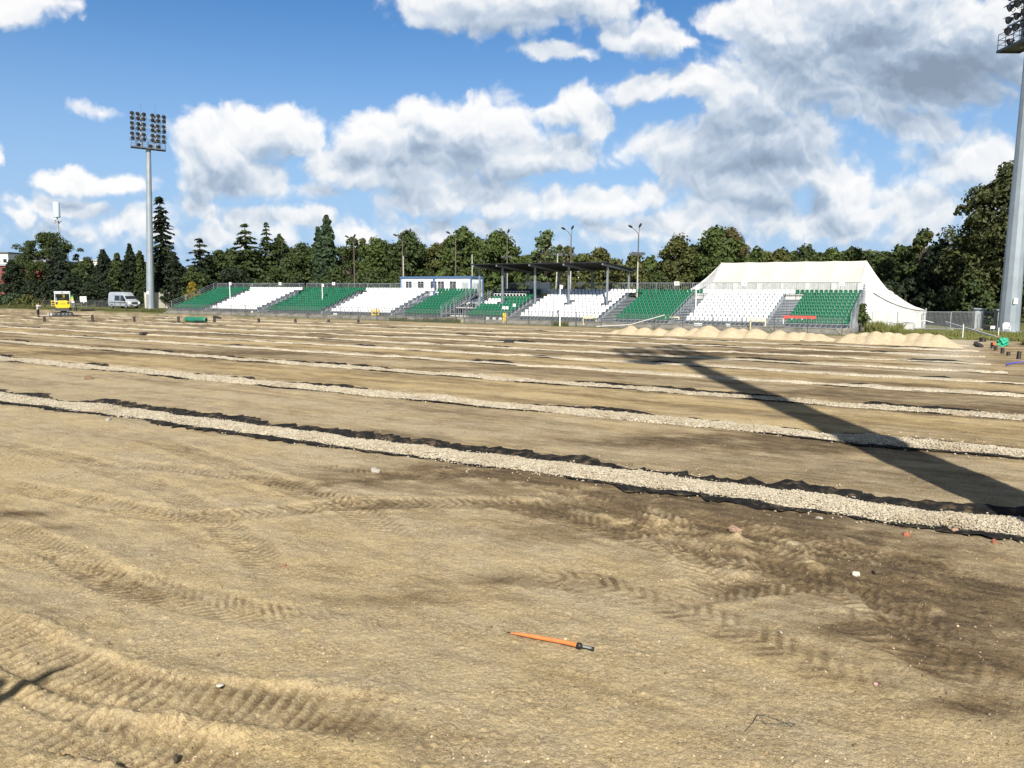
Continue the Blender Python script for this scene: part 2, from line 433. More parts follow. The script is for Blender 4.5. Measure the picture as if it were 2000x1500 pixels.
LUG_SHADE = {}
def ground_fields(x, y):
    u = x * EU.x + y * EU.y
    n = x * EN.x + y * EN.y
    r = np.hypot(x, y)
    pitch = sstep(n, 2, 4) * (1 - sstep(n, 61.5, 64)) * (1 - sstep(u, 4, 9))
    near = 1 - sstep(r, 18, 120)
    wob = fbm(x * .25, y * .25, 3, .5, 3)
    z = .05 * wob * pitch + .020 * fbm(x * 1.1, y * 1.1, 3, .55, 5) * pitch
    z = z + near * (.020 * fbm(x * 4.0, y * 4.0, 4, .68, 9) + .020 * np.abs(fbm(x * 9.0, y * 7.0, 3, .65, 21)))
    # clods
    cl = np.maximum(fbm(x * 6.5, y * 6.5, 2, .5, 31) - .33, 0)
    z = z + near * .08 * cl * sstep(fbm(x * .5, y * .5, 2, .5, 33), -.25, .35)
    # soil
    soil = np.zeros_like(x); lug_shade = np.zeros_like(x)
    st = np.array(STRIP)
    nn = n + 1.3 * fbm(u * .06, n * .3, 3, .5, 41)
    warm = np.interp(nn, st[:, 0], st[:, 1]); base = np.interp(nn, st[:, 0], st[:, 2])
    ln = fbm(u * .10, n * .75, 5, .58, 43)
    soil = base + .06 + .95 * ln + .42 * fbm(u * .9, n * 2.2, 4, .6, 47) + .34 * fbm(u * .07, n * 2.6, 4, .62, 48)
    far = sstep(n, 10, 26)
    soil = soil * (.45 + .55 * far)
    sw = y + .10 * x + .5 * fbm(x * .3, y * .3, 2, .5, 57)
    soil = soil + (1 - far) * (.30 * fbm(x * .55, sw * 3.2, 5, .62, 53) + .16 * fbm(x * 2.2, sw * 6.0, 3, .6, 59))
    for (px, py, sx, sy, k) in STAINS:
        c = P(px, py)
        d = np.hypot((x - c.x) / sx, (y - c.y) / sy)
        m = d < 2.6
        if m.any():
            soil[m] += k * np.exp(-d[m] ** 2 * .9) * (.55 + 1.0 * (fbm(x[m] * 1.3, y[m] * 1.6, 4, .6, 51) + .35))
    # wheel tracks of the diggers and dumpers
    for pix, hw, dep, pit, lean in TRACKS:
        pts = smooth_line(pix)
        a = np.array(pts)
        k = np.where((x > a[:, 0].min() - 1) & (x < a[:, 0].max() + 1) & (y > a[:, 1].min() - 1) & (y < a[:, 1].max() + 1))[0]
        if not len(k): continue
        d, s, t = poly_dist(x[k], y[k], pts)
        brk = sstep(fbm(t * .35, t * 0 + dep * 90, 2, .5, 61), -.95, -.25)
        ins = 1 - sstep(d, hw * .8, hw * 1.1)
        lip = np.exp(-((d - hw * 1.25) / (hw * .32)) ** 2)
        tread = np.sin(2 * math.pi * (t / pit + np.abs(s) / pit * lean + .10 * fbm(x[k] * 1.5, y[k] * 1.5, 2, .5, 66))) 
        tread = np.clip(tread * 1.6, -1, 1)
        L = t.max()
        ends = sstep(t, .0, 1.6) * (1 - sstep(t, L - 1.8, L - .1))
        rag = fbm(x[k] * 2.6, y[k] * 2.6, 4, .6, 63)
        dz = -dep * .55 * ins + dep * .85 * lip * (.6 + 1.4 * rag) + ins * tread * dep * .28 * sstep(rag, -.7, .0)
        z[k] += dz * (.2 + .8 * brk) * ends
        lug_shade[k] = np.maximum(lug_shade[k], ins * sstep(-tread, .25, .8) * sstep(rag, -.6, .05) * brk * ends * min(.7, dep / .036))
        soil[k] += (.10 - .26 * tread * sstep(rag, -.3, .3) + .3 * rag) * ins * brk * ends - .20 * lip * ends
    LUG_SHADE['v'] = lug_shade
    # shallow dip and berms beside each drain
    for i, dn in enumerate(DRAIN_N):
        c = dn + TILT[i] * u + .22 * fbm(u * .12, u * 0 + i * 9.7, 3, .5, 71)
        d = np.abs(n - c)
        z = z - .07 * np.exp(-(d / .6) ** 2) * pitch + .05 * np.exp(-((d - 1.25) / .45) ** 2) * pitch * (.5 + fbm(u * .5, u * 0 + i * 3.1, 2, .5, 73))
        soil = soil + .28 * np.exp(-((d - .95) / .4) ** 2) * sstep(fbm(u * .35, u * 0 + i * 5.3, 3, .6, 75), -.2, .4)
    # bank the photographer stands on, and the bank beyond the far end
    z = z + 2.4 * (1 - sstep(y, 2.0, 4.2))
    # grass beyond the pitch
    grass = np.maximum(sstep(n, 63.6, 65.2), sstep(u, 6.0, 8.0)) * sstep(y, 20, 26)
    grass = np.maximum(grass, sstep(n, 70, 72))
    wht = (1 - sstep(np.abs(u + 1.4 - 1.6 * ln), .3, 2.2)) * sstep(n, 34, 46)   # pale spread of gravel along the end drain
    return z, np.clip(soil, 0, 1), np.clip(warm, 0, 1), np.clip(grass, 0, 1), np.clip(wht, 0, 1)

def build_ground():
    rr = [.6]
    while rr[-1] < 5.2: rr.append(rr[-1] * 1.06)
    while rr[-1] < 90: rr.append(rr[-1] * (1.0026 if rr[-1] < 30 else 1.0034))
    while rr[-1] < 6000: rr.append(rr[-1] * 1.07)
    rr = np.array(rr)
    a = np.concatenate([np.linspace(R(-41), R(41), 560), np.linspace(R(41), R(319), 120)[1:-1]])
    A, RR = np.meshgrid(a, rr)
    x, y = (np.sin(A) * RR).ravel(), (np.cos(A) * RR).ravel()
    z, soil, warm, grass, wht = ground_fields(x, y)
    nr, na = len(rr), len(a)
    i = np.arange(nr - 1)[:, None] * na; j = np.arange(na)[None, :]; j2 = (j + 1) % na
    f = np.stack([i + j, i + na + j, i + na + j2, i + j2], -1).reshape(-1, 4)
    f = f[:, ::-1]
    v = np.stack([x, y, z], 1)
    v = np.concatenate([v, [[0, 0, 2.4]]])
    me = np_mesh('ground', v, f, True)
    z0 = lambda q: np.append(q, q[0])
    attr(me, 'soil', z0(soil)); attr(me, 'warm', z0(warm)); attr(me, 'grass', z0(grass)); attr(me, 'pale', z0(wht)); attr(me, 'lug_shade', z0(LUG_SHADE['v']))
    m = bpy.data.materials.new('bare_soil'); m.use_nodes = True
    N = NT(m.node_tree); b = m.node_tree.nodes['Principled BSDF']
    def at(nm):
        q = N.n('ShaderNodeAttribute', attribute_name=nm); return q.outputs['Fac']
    tc = N.n('ShaderNodeTexCoord').outputs['Object']
    rot_ = N.n('ShaderNodeVectorRotate', rotation_type='Z_AXIS'); m.node_tree.links.new(tc, rot_.inputs[0]); rot_.inputs['Angle'].default_value = TH; rot_ = rot_.outputs[0]
    f1 = N.noise(tc, 3.2, 7, 0.62); f2 = N.noise(tc, 21.0, 5, 0.65); f3 = N.noise(tc, 60.0, 3, 0.75); f4 = N.noise(tc, 26.0, 3, .7)
    rot = N.n('ShaderNodeVectorRotate', rotation_type='Z_AXIS'); m.node_tree.links.new(tc, rot.inputs[0]); rot.inputs['Angle'].default_value = TH
    st = N.noise(N.v('MULTIPLY', rot.outputs[0], (.5, 2.6, 1)), 2.2, 6, 0.66)
    f0 = N.noise(N.v('MULTIPLY', rot_, (.5, 1.2, 1)), .7, 4, .6)
    wf = N.m('ADD', N.m('MULTIPLY_ADD', N.m('SUBTRACT', f0, .5), 1.6, at('warm')), N.m('MULTIPLY', N.m('SUBTRACT', f1, .5), 1.0), clamp=True)
    c = N.mix(wf, (.395, .322, .210), (.440, .330, .162))
    sf = N.m('ADD', at('soil'), N.m('MULTIPLY', N.m('SUBTRACT', st, .5), 1.3))
    sf = N.m('ADD', sf, N.m('MULTIPLY', N.m('SUBTRACT', f2, .5), .7))
    c = N.mix(N.ramp(sf, .06, .85, 0, .82, False), c, (.118, .080, .042))
    c = N.mix(N.ramp(sf, .80, 1.25, 0, .80), c, (.042, .030, .020))
    g = N.ramp(N.m('ADD', N.m('MULTIPLY', f3, .6), N.m('MULTIPLY', f4, .5)), .34, .76, .50, 1.52, False)
    cg = N.n('ShaderNodeCombineColor')
    for k in range(3): m.node_tree.links.new(g, cg.inputs[k])
    c = N.mix(1.0, c, cg.outputs[0], 'MULTIPLY')
    # dark lines painted in for the small shadows behind the clods
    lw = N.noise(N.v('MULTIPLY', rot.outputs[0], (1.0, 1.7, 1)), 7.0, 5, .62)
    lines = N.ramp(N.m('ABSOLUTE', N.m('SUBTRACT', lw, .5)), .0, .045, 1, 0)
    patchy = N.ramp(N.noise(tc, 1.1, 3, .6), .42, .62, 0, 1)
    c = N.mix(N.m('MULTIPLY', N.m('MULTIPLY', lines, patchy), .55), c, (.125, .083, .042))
    c = N.mix(N.m('MULTIPLY', at('lug_shade'), .45), c, (.110, .074, .038))  # tread grooves darkened in the colour to stand in for their shade
    c = N.mix(N.ramp(N.noise(rot.outputs[0], 11.0, 4, .7), .52, .75, 0, .30), c, (.19, .13, .066))
    # small pale and brown grit
    vo = N.n('ShaderNodeTexVoronoi', feature='F1'); m.node_tree.links.new(tc, vo.inputs['Vector']); vo.inputs['Scale'].default_value = 30.0
    vs = N.n('ShaderNodeSeparateColor'); m.node_tree.links.new(vo.outputs['Color'], vs.inputs[0])
    pick = N.m('MULTIPLY', N.m('GREATER_THAN', vs.outputs[0], .975), N.m('LESS_THAN', vo.outputs['Distance'], N.m('MULTIPLY', vs.outputs[1], .34)))
    c = N.mix(N.m('MULTIPLY', pick, .85), c, N.mix(vs.outputs[2], (.30, .20, .12), (.60, .53, .42)))
    c = N.mix(N.m('MULTIPLY', at('pale'), N.ramp(st, .35, .65, .0, .8)), c, (.52, .47, .38))
    gr = N.mix(f1, (.060, .085, .022), (.16, .15, .055))
    c = N.mix(N.m('MULTIPLY', at('grass'), N.ramp(f2, .25, .55, .55, 1.0)), c, gr)
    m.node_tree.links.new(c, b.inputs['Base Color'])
    b.inputs['Roughness'].default_value = .95
    b.inputs['Specular IOR Level'].default_value = .15
    h = N.m('ADD', N.m('MULTIPLY', f2, .55), N.m('MULTIPLY', f3, .30))
    h = N.m('ADD', h, N.m('MULTIPLY', pick, .3))
    bp = N.n('ShaderNodeBump'); bp.inputs['Strength'].default_value = 1.0; bp.inputs['Distance'].default_value = .05
    m.node_tree.links.new(h, bp.inputs['Height']); m.node_tree.links.new(bp.outputs[0], b.inputs['Normal'])
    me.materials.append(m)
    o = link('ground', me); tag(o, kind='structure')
    return m
SOIL_MAT = build_ground()
# ---------------------------------------------------------------- gravel drains
M_gravel = bpy.data.materials.new('pale_gravel'); M_gravel.use_nodes = True
def _gravel():
    N = NT(M_gravel.node_tree); b = M_gravel.node_tree.nodes['Principled BSDF']
    tc = N.n('ShaderNodeTexCoord').outputs['Object']
    vo = N.n('ShaderNodeTexVoronoi', feature='F1'); M_gravel.node_tree.links.new(tc, vo.inputs['Vector']); vo.inputs['Scale'].default_value = 19.0
    sp = N.n('ShaderNodeSeparateColor'); M_gravel.node_tree.links.new(vo.outputs['Color'], sp.inputs[0])
    g = N.n('ShaderNodeNewGeometry').outputs['Random Per Island']
    r = N.m('FRACT', N.m('ADD', sp.outputs[0], N.m('MULTIPLY', g, 7.31)))
    cr = N.n('ShaderNodeValToRGB'); M_gravel.node_tree.links.new(r, cr.inputs[0])
    e = cr.color_ramp.elements
    e[0].color = (.27, .22, .15, 1); e[1].color = (.54, .48, .38, 1)
    for p_, c_ in ((.2, (.37, .315, .225, 1)), (.5, (.43, .375, .28, 1)), (.8, (.47, .42, .325, 1))):
        k = e.new(p_); k.color = c_
    dirt = N.ramp(N.noise(tc, .7, 5, .6), .42, .75, 0, .5)
    c = N.mix(dirt, cr.outputs[0], (.27, .205, .12))
    M_gravel.node_tree.links.new(c, b.inputs['Base Color'])
    b.inputs['Roughness'].default_value = .85
    bp = N.n('ShaderNodeBump'); bp.inputs['Strength'].default_value = .9; bp.inputs['Distance'].default_value = .03; bp.invert = True
    M_gravel.node_tree.links.new(vo.outputs['Distance'], bp.inputs['Height']); M_gravel.node_tree.links.new(bp.outputs[0], b.inputs['Normal'])
_gravel()
M_fabric = mat('black_geotextile', (.015, .0145, .014), .95, spec=.12, var=.4, scale=6, bump=.6, bscale=14, dirt=((.17, .125, .075), 3.5, .8))
ICO_V = np.array([(0, 0, 1.), (.894, 0, .447), (.276, .851, .447), (-.724, .526, .447), (-.724, -.526, .447), (.276, -.851, .447),
                  (.724, .526, -.447), (-.276, .851, -.447), (-.894, 0, -.447), (-.276, -.851, -.447), (.724, -.526, -.447), (0, 0, -1.)])
ICO_F = np.array([(0, 1, 2), (0, 2, 3), (0, 3, 4), (0, 4, 5), (0, 5, 1), (1, 6, 2), (2, 7, 3), (3, 8, 4), (4, 9, 5), (5, 10, 1), (6, 7, 2), (7, 8, 3), (8, 9, 4), (9, 10, 5), (10, 6, 1),
                  (11, 7, 6), (11, 8, 7), (11, 9, 8), (11, 10, 9), (11, 6, 10)])
def stones(cent, size, g, flat=.7):
    """n angular pebbles as one array of vertices and faces"""
    n = len(cent)
    v = ICO_V[None] * (1 + g.uniform(-.28, .28, (n, 12, 1)))
    v = v * (np.stack([g.uniform(.75, 1.25, n), g.uniform(.75, 1.25, n), g.uniform(flat - .15, flat + .15, n)], 1) * size[:, None])[:, None, :]
    a = g.uniform(0, 6.283, n); t = g.uniform(-.6, .6, n)
    ca, sa, ct, st = np.cos(a), np.sin(a), np.cos(t), np.sin(t)
    y = v[:, :, 1] * ct[:, None] - v[:, :, 2] * st[:, None]; z = v[:, :, 1] * st[:, None] + v[:, :, 2] * ct[:, None]
    x = v[:, :, 0]
    v = np.stack([x * ca[:, None] - y * sa[:, None], x * sa[:, None] + y * ca[:, None], z], 2) + cent[:, None, :]
    f = ICO_F[None] + (np.arange(n) * 12)[:, None, None]
    return v.reshape(-1, 3), f.reshape(-1, 3)
def ground_z(x, y):
    return ground_fields(np.asarray(x, float), np.asarray(y, float))[0]
def gz(p):
    return float(ground_z([p[0]], [p[1]])[0])

ORD = ['nearest', 'second', 'third', 'fourth', 'fifth', 'sixth', 'seventh', 'eighth', 'ninth', 'farthest']
def drain(i):
    dn = DRAIN_N[i]; g = np.random.default_rng(100 + i)
    step = .10 if i == 0 else .16 if i < 3 else .3
    u0 = -70 if i < 2 else -112
    us = np.arange(u0, (4.5, 4.5, 4.0, 3.2, 2.0, 1.2, .6, .3, 0, -.5)[i], step)
    c = dn + TILT[i] * us + .22 * fbm(us * .12, us * 0 + i * 9.7, 3, .5, 71) + .16 * fbm(us * .42, us * 0 + i * 6.1, 3, .55, 72)
    wid = (.50 if i < 2 else .36) * (1 + .60 * fbm(us * .5, us * 0 + i * 3.3, 3, .55, 81))
    if i > 2: wid = wid * (.35 + .75 * sstep(fbm(us * .2, us * 0 + i, 2, .5, 83), -.3, .2))
    wid = wid * sstep(us[-1] - us, -.2, 2.2) + .02
    hgt = (.125 if i < 2 else .10) * (1 + .55 * fbm(us * .7, us * 0 + i * 7.1, 2, .5, 85))
    ts = np.linspace(-1, 1, 15 if i < 3 else 9)
    T, U = np.meshgrid(ts, us)
    edge = .10 * fbm(U * 2.2, T * 1.5 + i * 4, 3, .6, 87)
    Nn = c[:, None] + T * wid[:, None] + edge * np.abs(T)
    X, Y = U * EU.x + Nn * EN.x, U * EU.y + Nn * EN.y
    base = ground_z(X.ravel(), Y.ravel()).reshape(X.shape)
    prof = 1 - np.abs(T) ** 2.2
    Z = base + hgt[:, None] * prof * (1 + .5 * fbm(X * 2.4, Y * 2.4, 3, .55, 89)) + .018 * fbm(X * 9, Y * 9, 2, .6, 91) - .05 * np.abs(T) ** 6
    nu, nt = X.shape
    a = np.arange(nu - 1)[:, None] * nt + np.arange(nt - 1)[None]
    f = np.stack([a, a + nt, a + nt + 1, a + 1], -1).reshape(-1, 4)[:, ::-1]
    root = empty('gravel_drain', UN(-10, dn), f'{ORD[i]} pale gravel drain strip from the camera, lined with black fabric, across the bare pitch', 'gravel drain', 'gravel drains across the pitch')
    root.location = (0, 0, 0)
    root.location = UN(-10, dn)
    off = np.array(UN(-10, dn))
    V = np.stack([X, Y, Z], -1).reshape(-1, 3) - off
    F = [f]; VV = [V]
    if i < 3:                    # real stones where they are large enough to see
        cnt = (66000, 42000, 16000)[i]
        uu = -g.uniform(0, 1, cnt) ** (1.35 if i else 1.5) * (50 if i == 0 else 64) + 4.3
        tt = g.normal(0, .5, cnt); sp = g.uniform(size=cnt) < .06; tt = np.where(sp, g.normal(0, 1.0, cnt), np.clip(tt, -1.28, 1.28)); tt = np.clip(tt, -2.3, 2.3)
        w = np.interp(uu, us, wid); cc = np.interp(uu, us, c); hh = np.interp(uu, us, hgt)
        nn = cc + tt * w
        x, y = uu * EU.x + nn * EN.x, uu * EU.y + nn * EN.y
        z = ground_z(x, y) + np.where(np.abs(tt) < 1, hh * (1 - np.abs(tt) ** 2.2) * (1 + .5 * fbm(x * 2.4, y * 2.4, 3, .55, 89)) + .018 * fbm(x * 9, y * 9, 2, .6, 91), .015) + .006
        sv, sf = stones(np.stack([x, y, z], 1) - off, g.uniform(.010, .024, cnt) * (1 if i == 0 else 1.25), g)
        me = bpy.data.meshes.new('gravel')
        allv = np.concatenate([V, sv])
        tri = np.concatenate([f[:, [0, 1, 2]], f[:, [0, 2, 3]]])
        me = np_mesh('gravel', allv, np.concatenate([tri, sf + len(V)]), False)
    else:
        me = np_mesh('gravel', V, f, True)
    me.materials.append(M_gravel)
    link('gravel', me, root)
    # the lining: two torn, curling edges that come and go along the drain
    vs, fs = [], []; nb = 0
    for s in (-1, 1):
        show = fbm(us * .16, us * 0 + i * 5 + s * 40, 3, .6, 95) + .22 * fbm(us * 1.6, us * 0 + i * 3 + s * 11, 4, .65, 96) + (.26 if i == 0 else .03 if i < 3 else -.10) + (.05 if s > 0 else 0)
        far_gain = 1 + .25 * (i > 2)
        vis = sstep(show, -.12, .35)
        reach = vis * (.52 if i == 0 else .40) * far_gain * (1 + .55 * fbm(us * 1.1, us * 0 + s * 9 + i, 3, .6, 97) + .55 * fbm(us * 4.0, us * 0 + s * 5 + i, 3, .65, 98))
        curl = vis * .055 * (1 + 1.2 * fbm(us * .8, us * 0 + s * 19 + i, 3, .6, 99))
        rows = []
        for q in (-.55, -.1, .15, .4, .7, 1.0):
            nq = c + s * (wid * .98 + reach * q + .03 * gn(us * 3, us * 0 + q * 7, 101))
            x, y = us * EU.x + nq * EN.x, us * EU.y + nq * EN.y
            bump = curl * math.sin(max(q, 0) * math.pi * .86) * (1.0 if s > 0 else .75)
            z = ground_z(x, y) + np.where(vis > .04, .014 + bump + .018 * vis * gn(us * 1.9, us * 0 + q * 3 + i, 103), -.12)
            rows.append(np.stack([x, y, z], 1) - off)
        W = np.stack(rows, 1); k = W.shape[1]
        a = np.arange(len(us) - 1)[:, None] * k + np.arange(k - 1)[None]
        f = np.stack([a, a + k, a + k + 1, a + 1], -1).reshape(-1, 4)
        keep = (vis[:-1] > .03)[:, None].repeat(k - 1, 1).ravel()
        fs.append(f[keep] + nb); vs.append(W.reshape(-1, 3)); nb += W.shape[0] * k
    me = np_mesh('membrane', np.concatenate(vs), np.concatenate(fs), True)
    me.materials.append(M_fabric)
    link('membrane', me, root)
for i in range(10): drain(i)

# loose pebbles over the foreground: nobody could count them
def pebbles():
    g = np.random.default_rng(5)
    n = 6500
    y = 6 + 16 * g.uniform(0, 1, n) ** 1.8; x = (g.uniform(-.72, .72, n)) * y
    dens = fbm(x * .8, y * .8, 3, .6, 111)
    k = dens + g.uniform(-.6, .6, n) > .05
    x, y = x[k], y[k]
    s = .004 + .012 * g.uniform(0, 1, len(x)) ** 3.5
    v, f = stones(np.stack([x, y, ground_z(x, y) + s * .25], 1), s, g)
    me = np_mesh('pebbles', v, f); me.materials.append(mat('pebble', (.36, .29, .20), .85, island=.55))
    tag(link('pebbles', me), kind='stuff')
    n = 2600
    y = 6 + 18 * g.uniform(0, 1, n) ** 1.6; x = (g.uniform(-.72, .72, n)) * y
    dens = fbm(x * .45, y * .6, 3, .6, 117)
    k = dens + g.uniform(-.5, .5, n) > .12
    x, y = x[k], y[k]
    s = .006 + .020 * g.uniform(0, 1, len(x)) ** 3
    v, f = stones(np.stack([x, y, ground_z(x, y) + s * .15], 1), s, g)
    me = np_mesh('dirt', v, f, True); me.materials.append(mat('clod', (.22, .155, .08), .95, island=.35, bump=.5))
    tag(link('dirt', me), kind='stuff')
pebbles()
# ---------------------------------------------------------------- the far grandstand, in modular blocks
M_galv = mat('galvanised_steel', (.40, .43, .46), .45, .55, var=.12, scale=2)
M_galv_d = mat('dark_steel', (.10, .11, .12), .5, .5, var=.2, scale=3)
M_white_pl = mat('white_seat_plastic', (.66, .67, .68), .42, island=.10)
M_green_pl = mat('green_seat_plastic', (.004, .105, .048), .36, island=.25)
M_grey_pl = mat('dark_seat_plastic', (.02, .022, .025), .5)
M_white = mat('white_paint', (.66, .66, .64), .5)
M_black = mat('black_plastic', (.012, .012, .014), .5)
M_concrete = mat('weathered_concrete', (.26, .24, .20), .9, var=.3, scale=1.2, bump=.3, dirt=((.10, .085, .05), .9, .7))
def letters(txt, size, m, name, parent, loc, rot, thick=.004):
    cu = bpy.data.curves.new(name, 'FONT'); cu.body = txt; cu.size = size; cu.extrude = thick
    cu.align_x = 'CENTER'; cu.align_y = 'CENTER'; cu.resolution_u = 2
    tmp = bpy.data.objects.new(name, cu)
    me = bpy.data.meshes.new_from_object(tmp)
    bpy.data.objects.remove(tmp)
    me.materials.clear(); me.materials.append(m)
    return link(name, me, parent, loc, rot)

N0, ROW_D, ROWS, PITCHU = 67.0, .78, 10, .41
def seat_geo():
    """bucket seat, front at -y, base at the origin"""
    v, f = [], []
    w = .168
    prof = [(-.20, .035), (-.17, .0), (.06, .0), (.13, .05), (.165, .20), (.185, .32), (.185, .36)]
    wid = [.8, .95, 1, 1, 1, .92, .62]
    for (y, z), k in zip(prof, wid):
        for x, dz in ((-w * k, .035), (-w * k * .62, 0), (w * k * .62, 0), (w * k, .035)):
            v.append((x, y - (dz * .9 if z > .1 else 0), z + (dz if z < .1 else 0)))
    for i in range(len(prof) - 1):
        for j in range(3): f.append((i * 4 + j, i * 4 + j + 1, i * 4 + j + 5, i * 4 + j + 4))
    nb = len(v)
    for (x, y, z) in list(v): v.append((x, y + (.035 if z > .05 else .0), z - (.035 if z < .06 else 0)))
    for i in range(len(prof) - 1):
        for j in range(3): f.append((nb + i * 4 + j + 4, nb + i * 4 + j + 5, nb + i * 4 + j + 1, nb + i * 4 + j))
    m = len(prof)
    ring = [0, 1, 2, 3] + [4 * i + 3 for i in range(1, m)] + [4 * (m - 1) + k for k in (2, 1, 0)] + [4 * i for i in range(m - 2, 0, -1)]
    for a, b in zip(ring, ring[1:] + ring[:1]): f.append((b, a, nb + a, nb + b))
    return np.array(v), np.array(f)
SV, SF = seat_geo()
def seat_mesh(m, nm='seat'):
    me = np_mesh(nm, SV, SF, True); me.materials.append(m); return me
SEAT_W, SEAT_G, SEAT_D = seat_mesh(M_white_pl), seat_mesh(M_green_pl), seat_mesh(M_grey_pl)
BLOCKS = [  # u from, u to, colour, sector number, rise, label
    (-96.5, -89.8, 'g', '11', .268, 'green seat block at the far left end of the stand, beside the blue bin'),
    (-88.2, -79.4, 'w', '10', .268, 'leftmost white seat block, behind the leaning advertising boards'),
    (-77.3, -68.1, 'g', '9', .268, 'wide green seat block between the two leftmost white blocks'),
    (-66.4, -57.2, 'w', '8', .264, 'white seat block directly below the white and blue office cabins'),
    (-55.1, -50.1, 'g', '7', .258, 'narrow green seat block at the gap, left of the canopy'),
    (-46.6, -41.7, 'g', '6', .258, 'green seat block under the canopy with some white and black seats'),
    (-40.1, -31.4, 'w', '5', .258, 'white seat block under the dark canopy'),
    (-29.6, -24.3, 'g', '4', .258, 'green seat block between the canopy and the white tent'),
    (-22.8, -15.8, 'w', '3', .258, 'white seat block in front of the white tent'),
    (-14.1, -9.2, 'g', '2', .258, 'green seat block at the right end of the stand, in front of the tent')]
def row_z(i, rise): return .82 + i * rise          # height of the seat base
M_num = mat('grey_number', (.12, .13, .14), .6)
CAMV = Vector((0, 0, HC))
def block(bi):
    u0, u1, colr, num, rise, label = BLOCKS[bi]
    root = empty('seating_block', UN(u0, N0), label, 'seating block', 'seat blocks of the far stand', -TH)
    L = u1 - u0
    ncol = int(round(L / PITCHU)); pu = L / ncol
    mesh = SEAT_W if colr == 'w' else SEAT_G
    spots = []
    cols_cut = []
    for i in range(ROWS):
        # the back row runs on over the stairs at both sides
        lo, hi = (-2, ncol + 2) if i == ROWS - 1 and bi not in (0, 4, 5, 9) else (0, ncol)
        if i == ROWS - 1 and bi == 0: lo, hi = 0, ncol + 2
        if i == ROWS - 1 and bi == 4: lo, hi = -2, ncol
        if i == ROWS - 1 and bi == 9: lo, hi = -2, ncol
        if i == ROWS - 1 and bi == 5: lo, hi = 0, ncol
        for j in range(lo, hi):
            x = (j + .5) * pu
            me = mesh
            wx = u0 + x
            if bi in (5, 6) and i in (4, 5):      # seats left out round the canopy posts
                if any(abs(wx - cu) < .42 for cu in CANOPY_U): continue
            if bi == 5:
                if i in (4, 5) and j < 6: me = SEAT_W
                if i == 2 and j in (8, 9): me = SEAT_W
                if i == 3 and j == 10: me = SEAT_W
                if i >= 8 and 1 <= j < 10: me = SEAT_D
            spots.append((x, i * ROW_D, row_z(i, rise), me, i, j))
    keyed = sorted(spots, key=lambda s: (UN(u0 + s[0], N0 + s[1], s[2]) - CAMV).length)
    for s in keyed[:100]:
        link('seat', s[3], root, s[:3])
    for m in (SEAT_W, SEAT_G, SEAT_D):
        rest = [s for s in keyed[100:] if s[3] is m]
        if not rest: continue
        off = np.array([r[:3] for r in rest])
        v = (SV[None] + off[:, None]).reshape(-1, 3)
        f = (SF[None] + (np.arange(len(rest)) * len(SV))[:, None, None]).reshape(-1, 4)
        me = np_mesh('seats', v, f, True); me.materials.append(m.materials[0])
        tag(link('seats', me, root), kind='stuff')
    if bi == 5:                                   # white boards with black faces hung over the upper rows
        for i in (7, 8):
            for j in range(0, 10):
                b = MB()
                x = (j + .5) * pu; z = row_z(i, rise); y = i * ROW_D
                for dx in (-.18, .18): b.box((x + dx, y - .22, z + .15), (.05, .05, .36))
                b.box((x, y - .22, z + .33), (.36, .06, .05)); b.box((x, y - .22, z - .02), (.36, .06, .06))
                fr = b.build('seat_cover', M_white, root)
                MB().box((x, y - .19, z + .15), (.31, .03, .30)).build('panel', M_black, fr)
    # treads, risers and the frame under them
    d = MB()
    for i in range(ROWS):
        z = row_z(i, rise) - .40
        d.box((L / 2, i * ROW_D + .02, z - .03), (L, ROW_D - .02, .05))
        d.box((L / 2, i * ROW_D + .30, z + .19), (L, .05, .33))
    d.build('deck', M_galv, root)
    fr = MB()
    n = max(2, int(round(L / 2.4)))
    for k in range(n + 1):
        x = .05 + k * (L - .1) / n
        for i in (0, 3, 6, 9):
            z = row_z(i, rise) - .46
            fr.bar((x, i * ROW_D, .0), (x, i * ROW_D, z), .06)
        fr.bar((x, -.3, row_z(0, rise) - .50), (x, 9 * ROW_D + .3, row_z(9, rise) - .50), .06, .10)
        for a, b in ((0, 3), (3, 6), (6, 9)): fr.bar((x, a * ROW_D, .1), (x, b * ROW_D, row_z(b, rise) - .55), .04)
    fr.bar((0, -.36, row_z(0, rise) - .05), (L, -.36, row_z(0, rise) - .05), .05)
    fr.box((L / 2, -.38, row_z(0, rise) - .40), (L, .04, .14))
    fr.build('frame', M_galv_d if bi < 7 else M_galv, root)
    # back rail
    r = MB()
    zt, zb, y = 3.25 + rise * 4 + .02, row_z(9, rise) - .35, 9 * ROW_D + .50
    zt = row_z(9, rise) + (.98 if bi > 4 else .88)
    a0 = 0 if bi in (0, 5) else -.85; a1 = L + (0.05 if bi in (4, 9) else .85)
    r.bar((a0, y, zt), (a1, y, zt), .045); r.bar((a0, y, zb + .1), (a1, y, zb + .1), .035)
    x = a0
    while x < a1:
        r.bar((x, y, zb), (x, y, zt), .022); x += .19
    x = a0 + .02
    while x < a1 + .1:
        r.bar((x, y, zb - .4), (x, y, zt), .05); x += 1.9
    r.build('railing', M_galv, root)
    x = L * .5 + (.6 if bi % 2 else -.4)
    if bi == 6: x = L * .35
    sg = MB().box((x, y - .06, zt - .05 if bi != 4 else zt - .1), (.52, .03, .40)).build('number_sign', M_white, root)
    letters(num, .34, M_num, 'number', sg, (x, y - .08, zt - .05 if bi != 4 else zt - .1), (math.pi / 2, 0, 0))
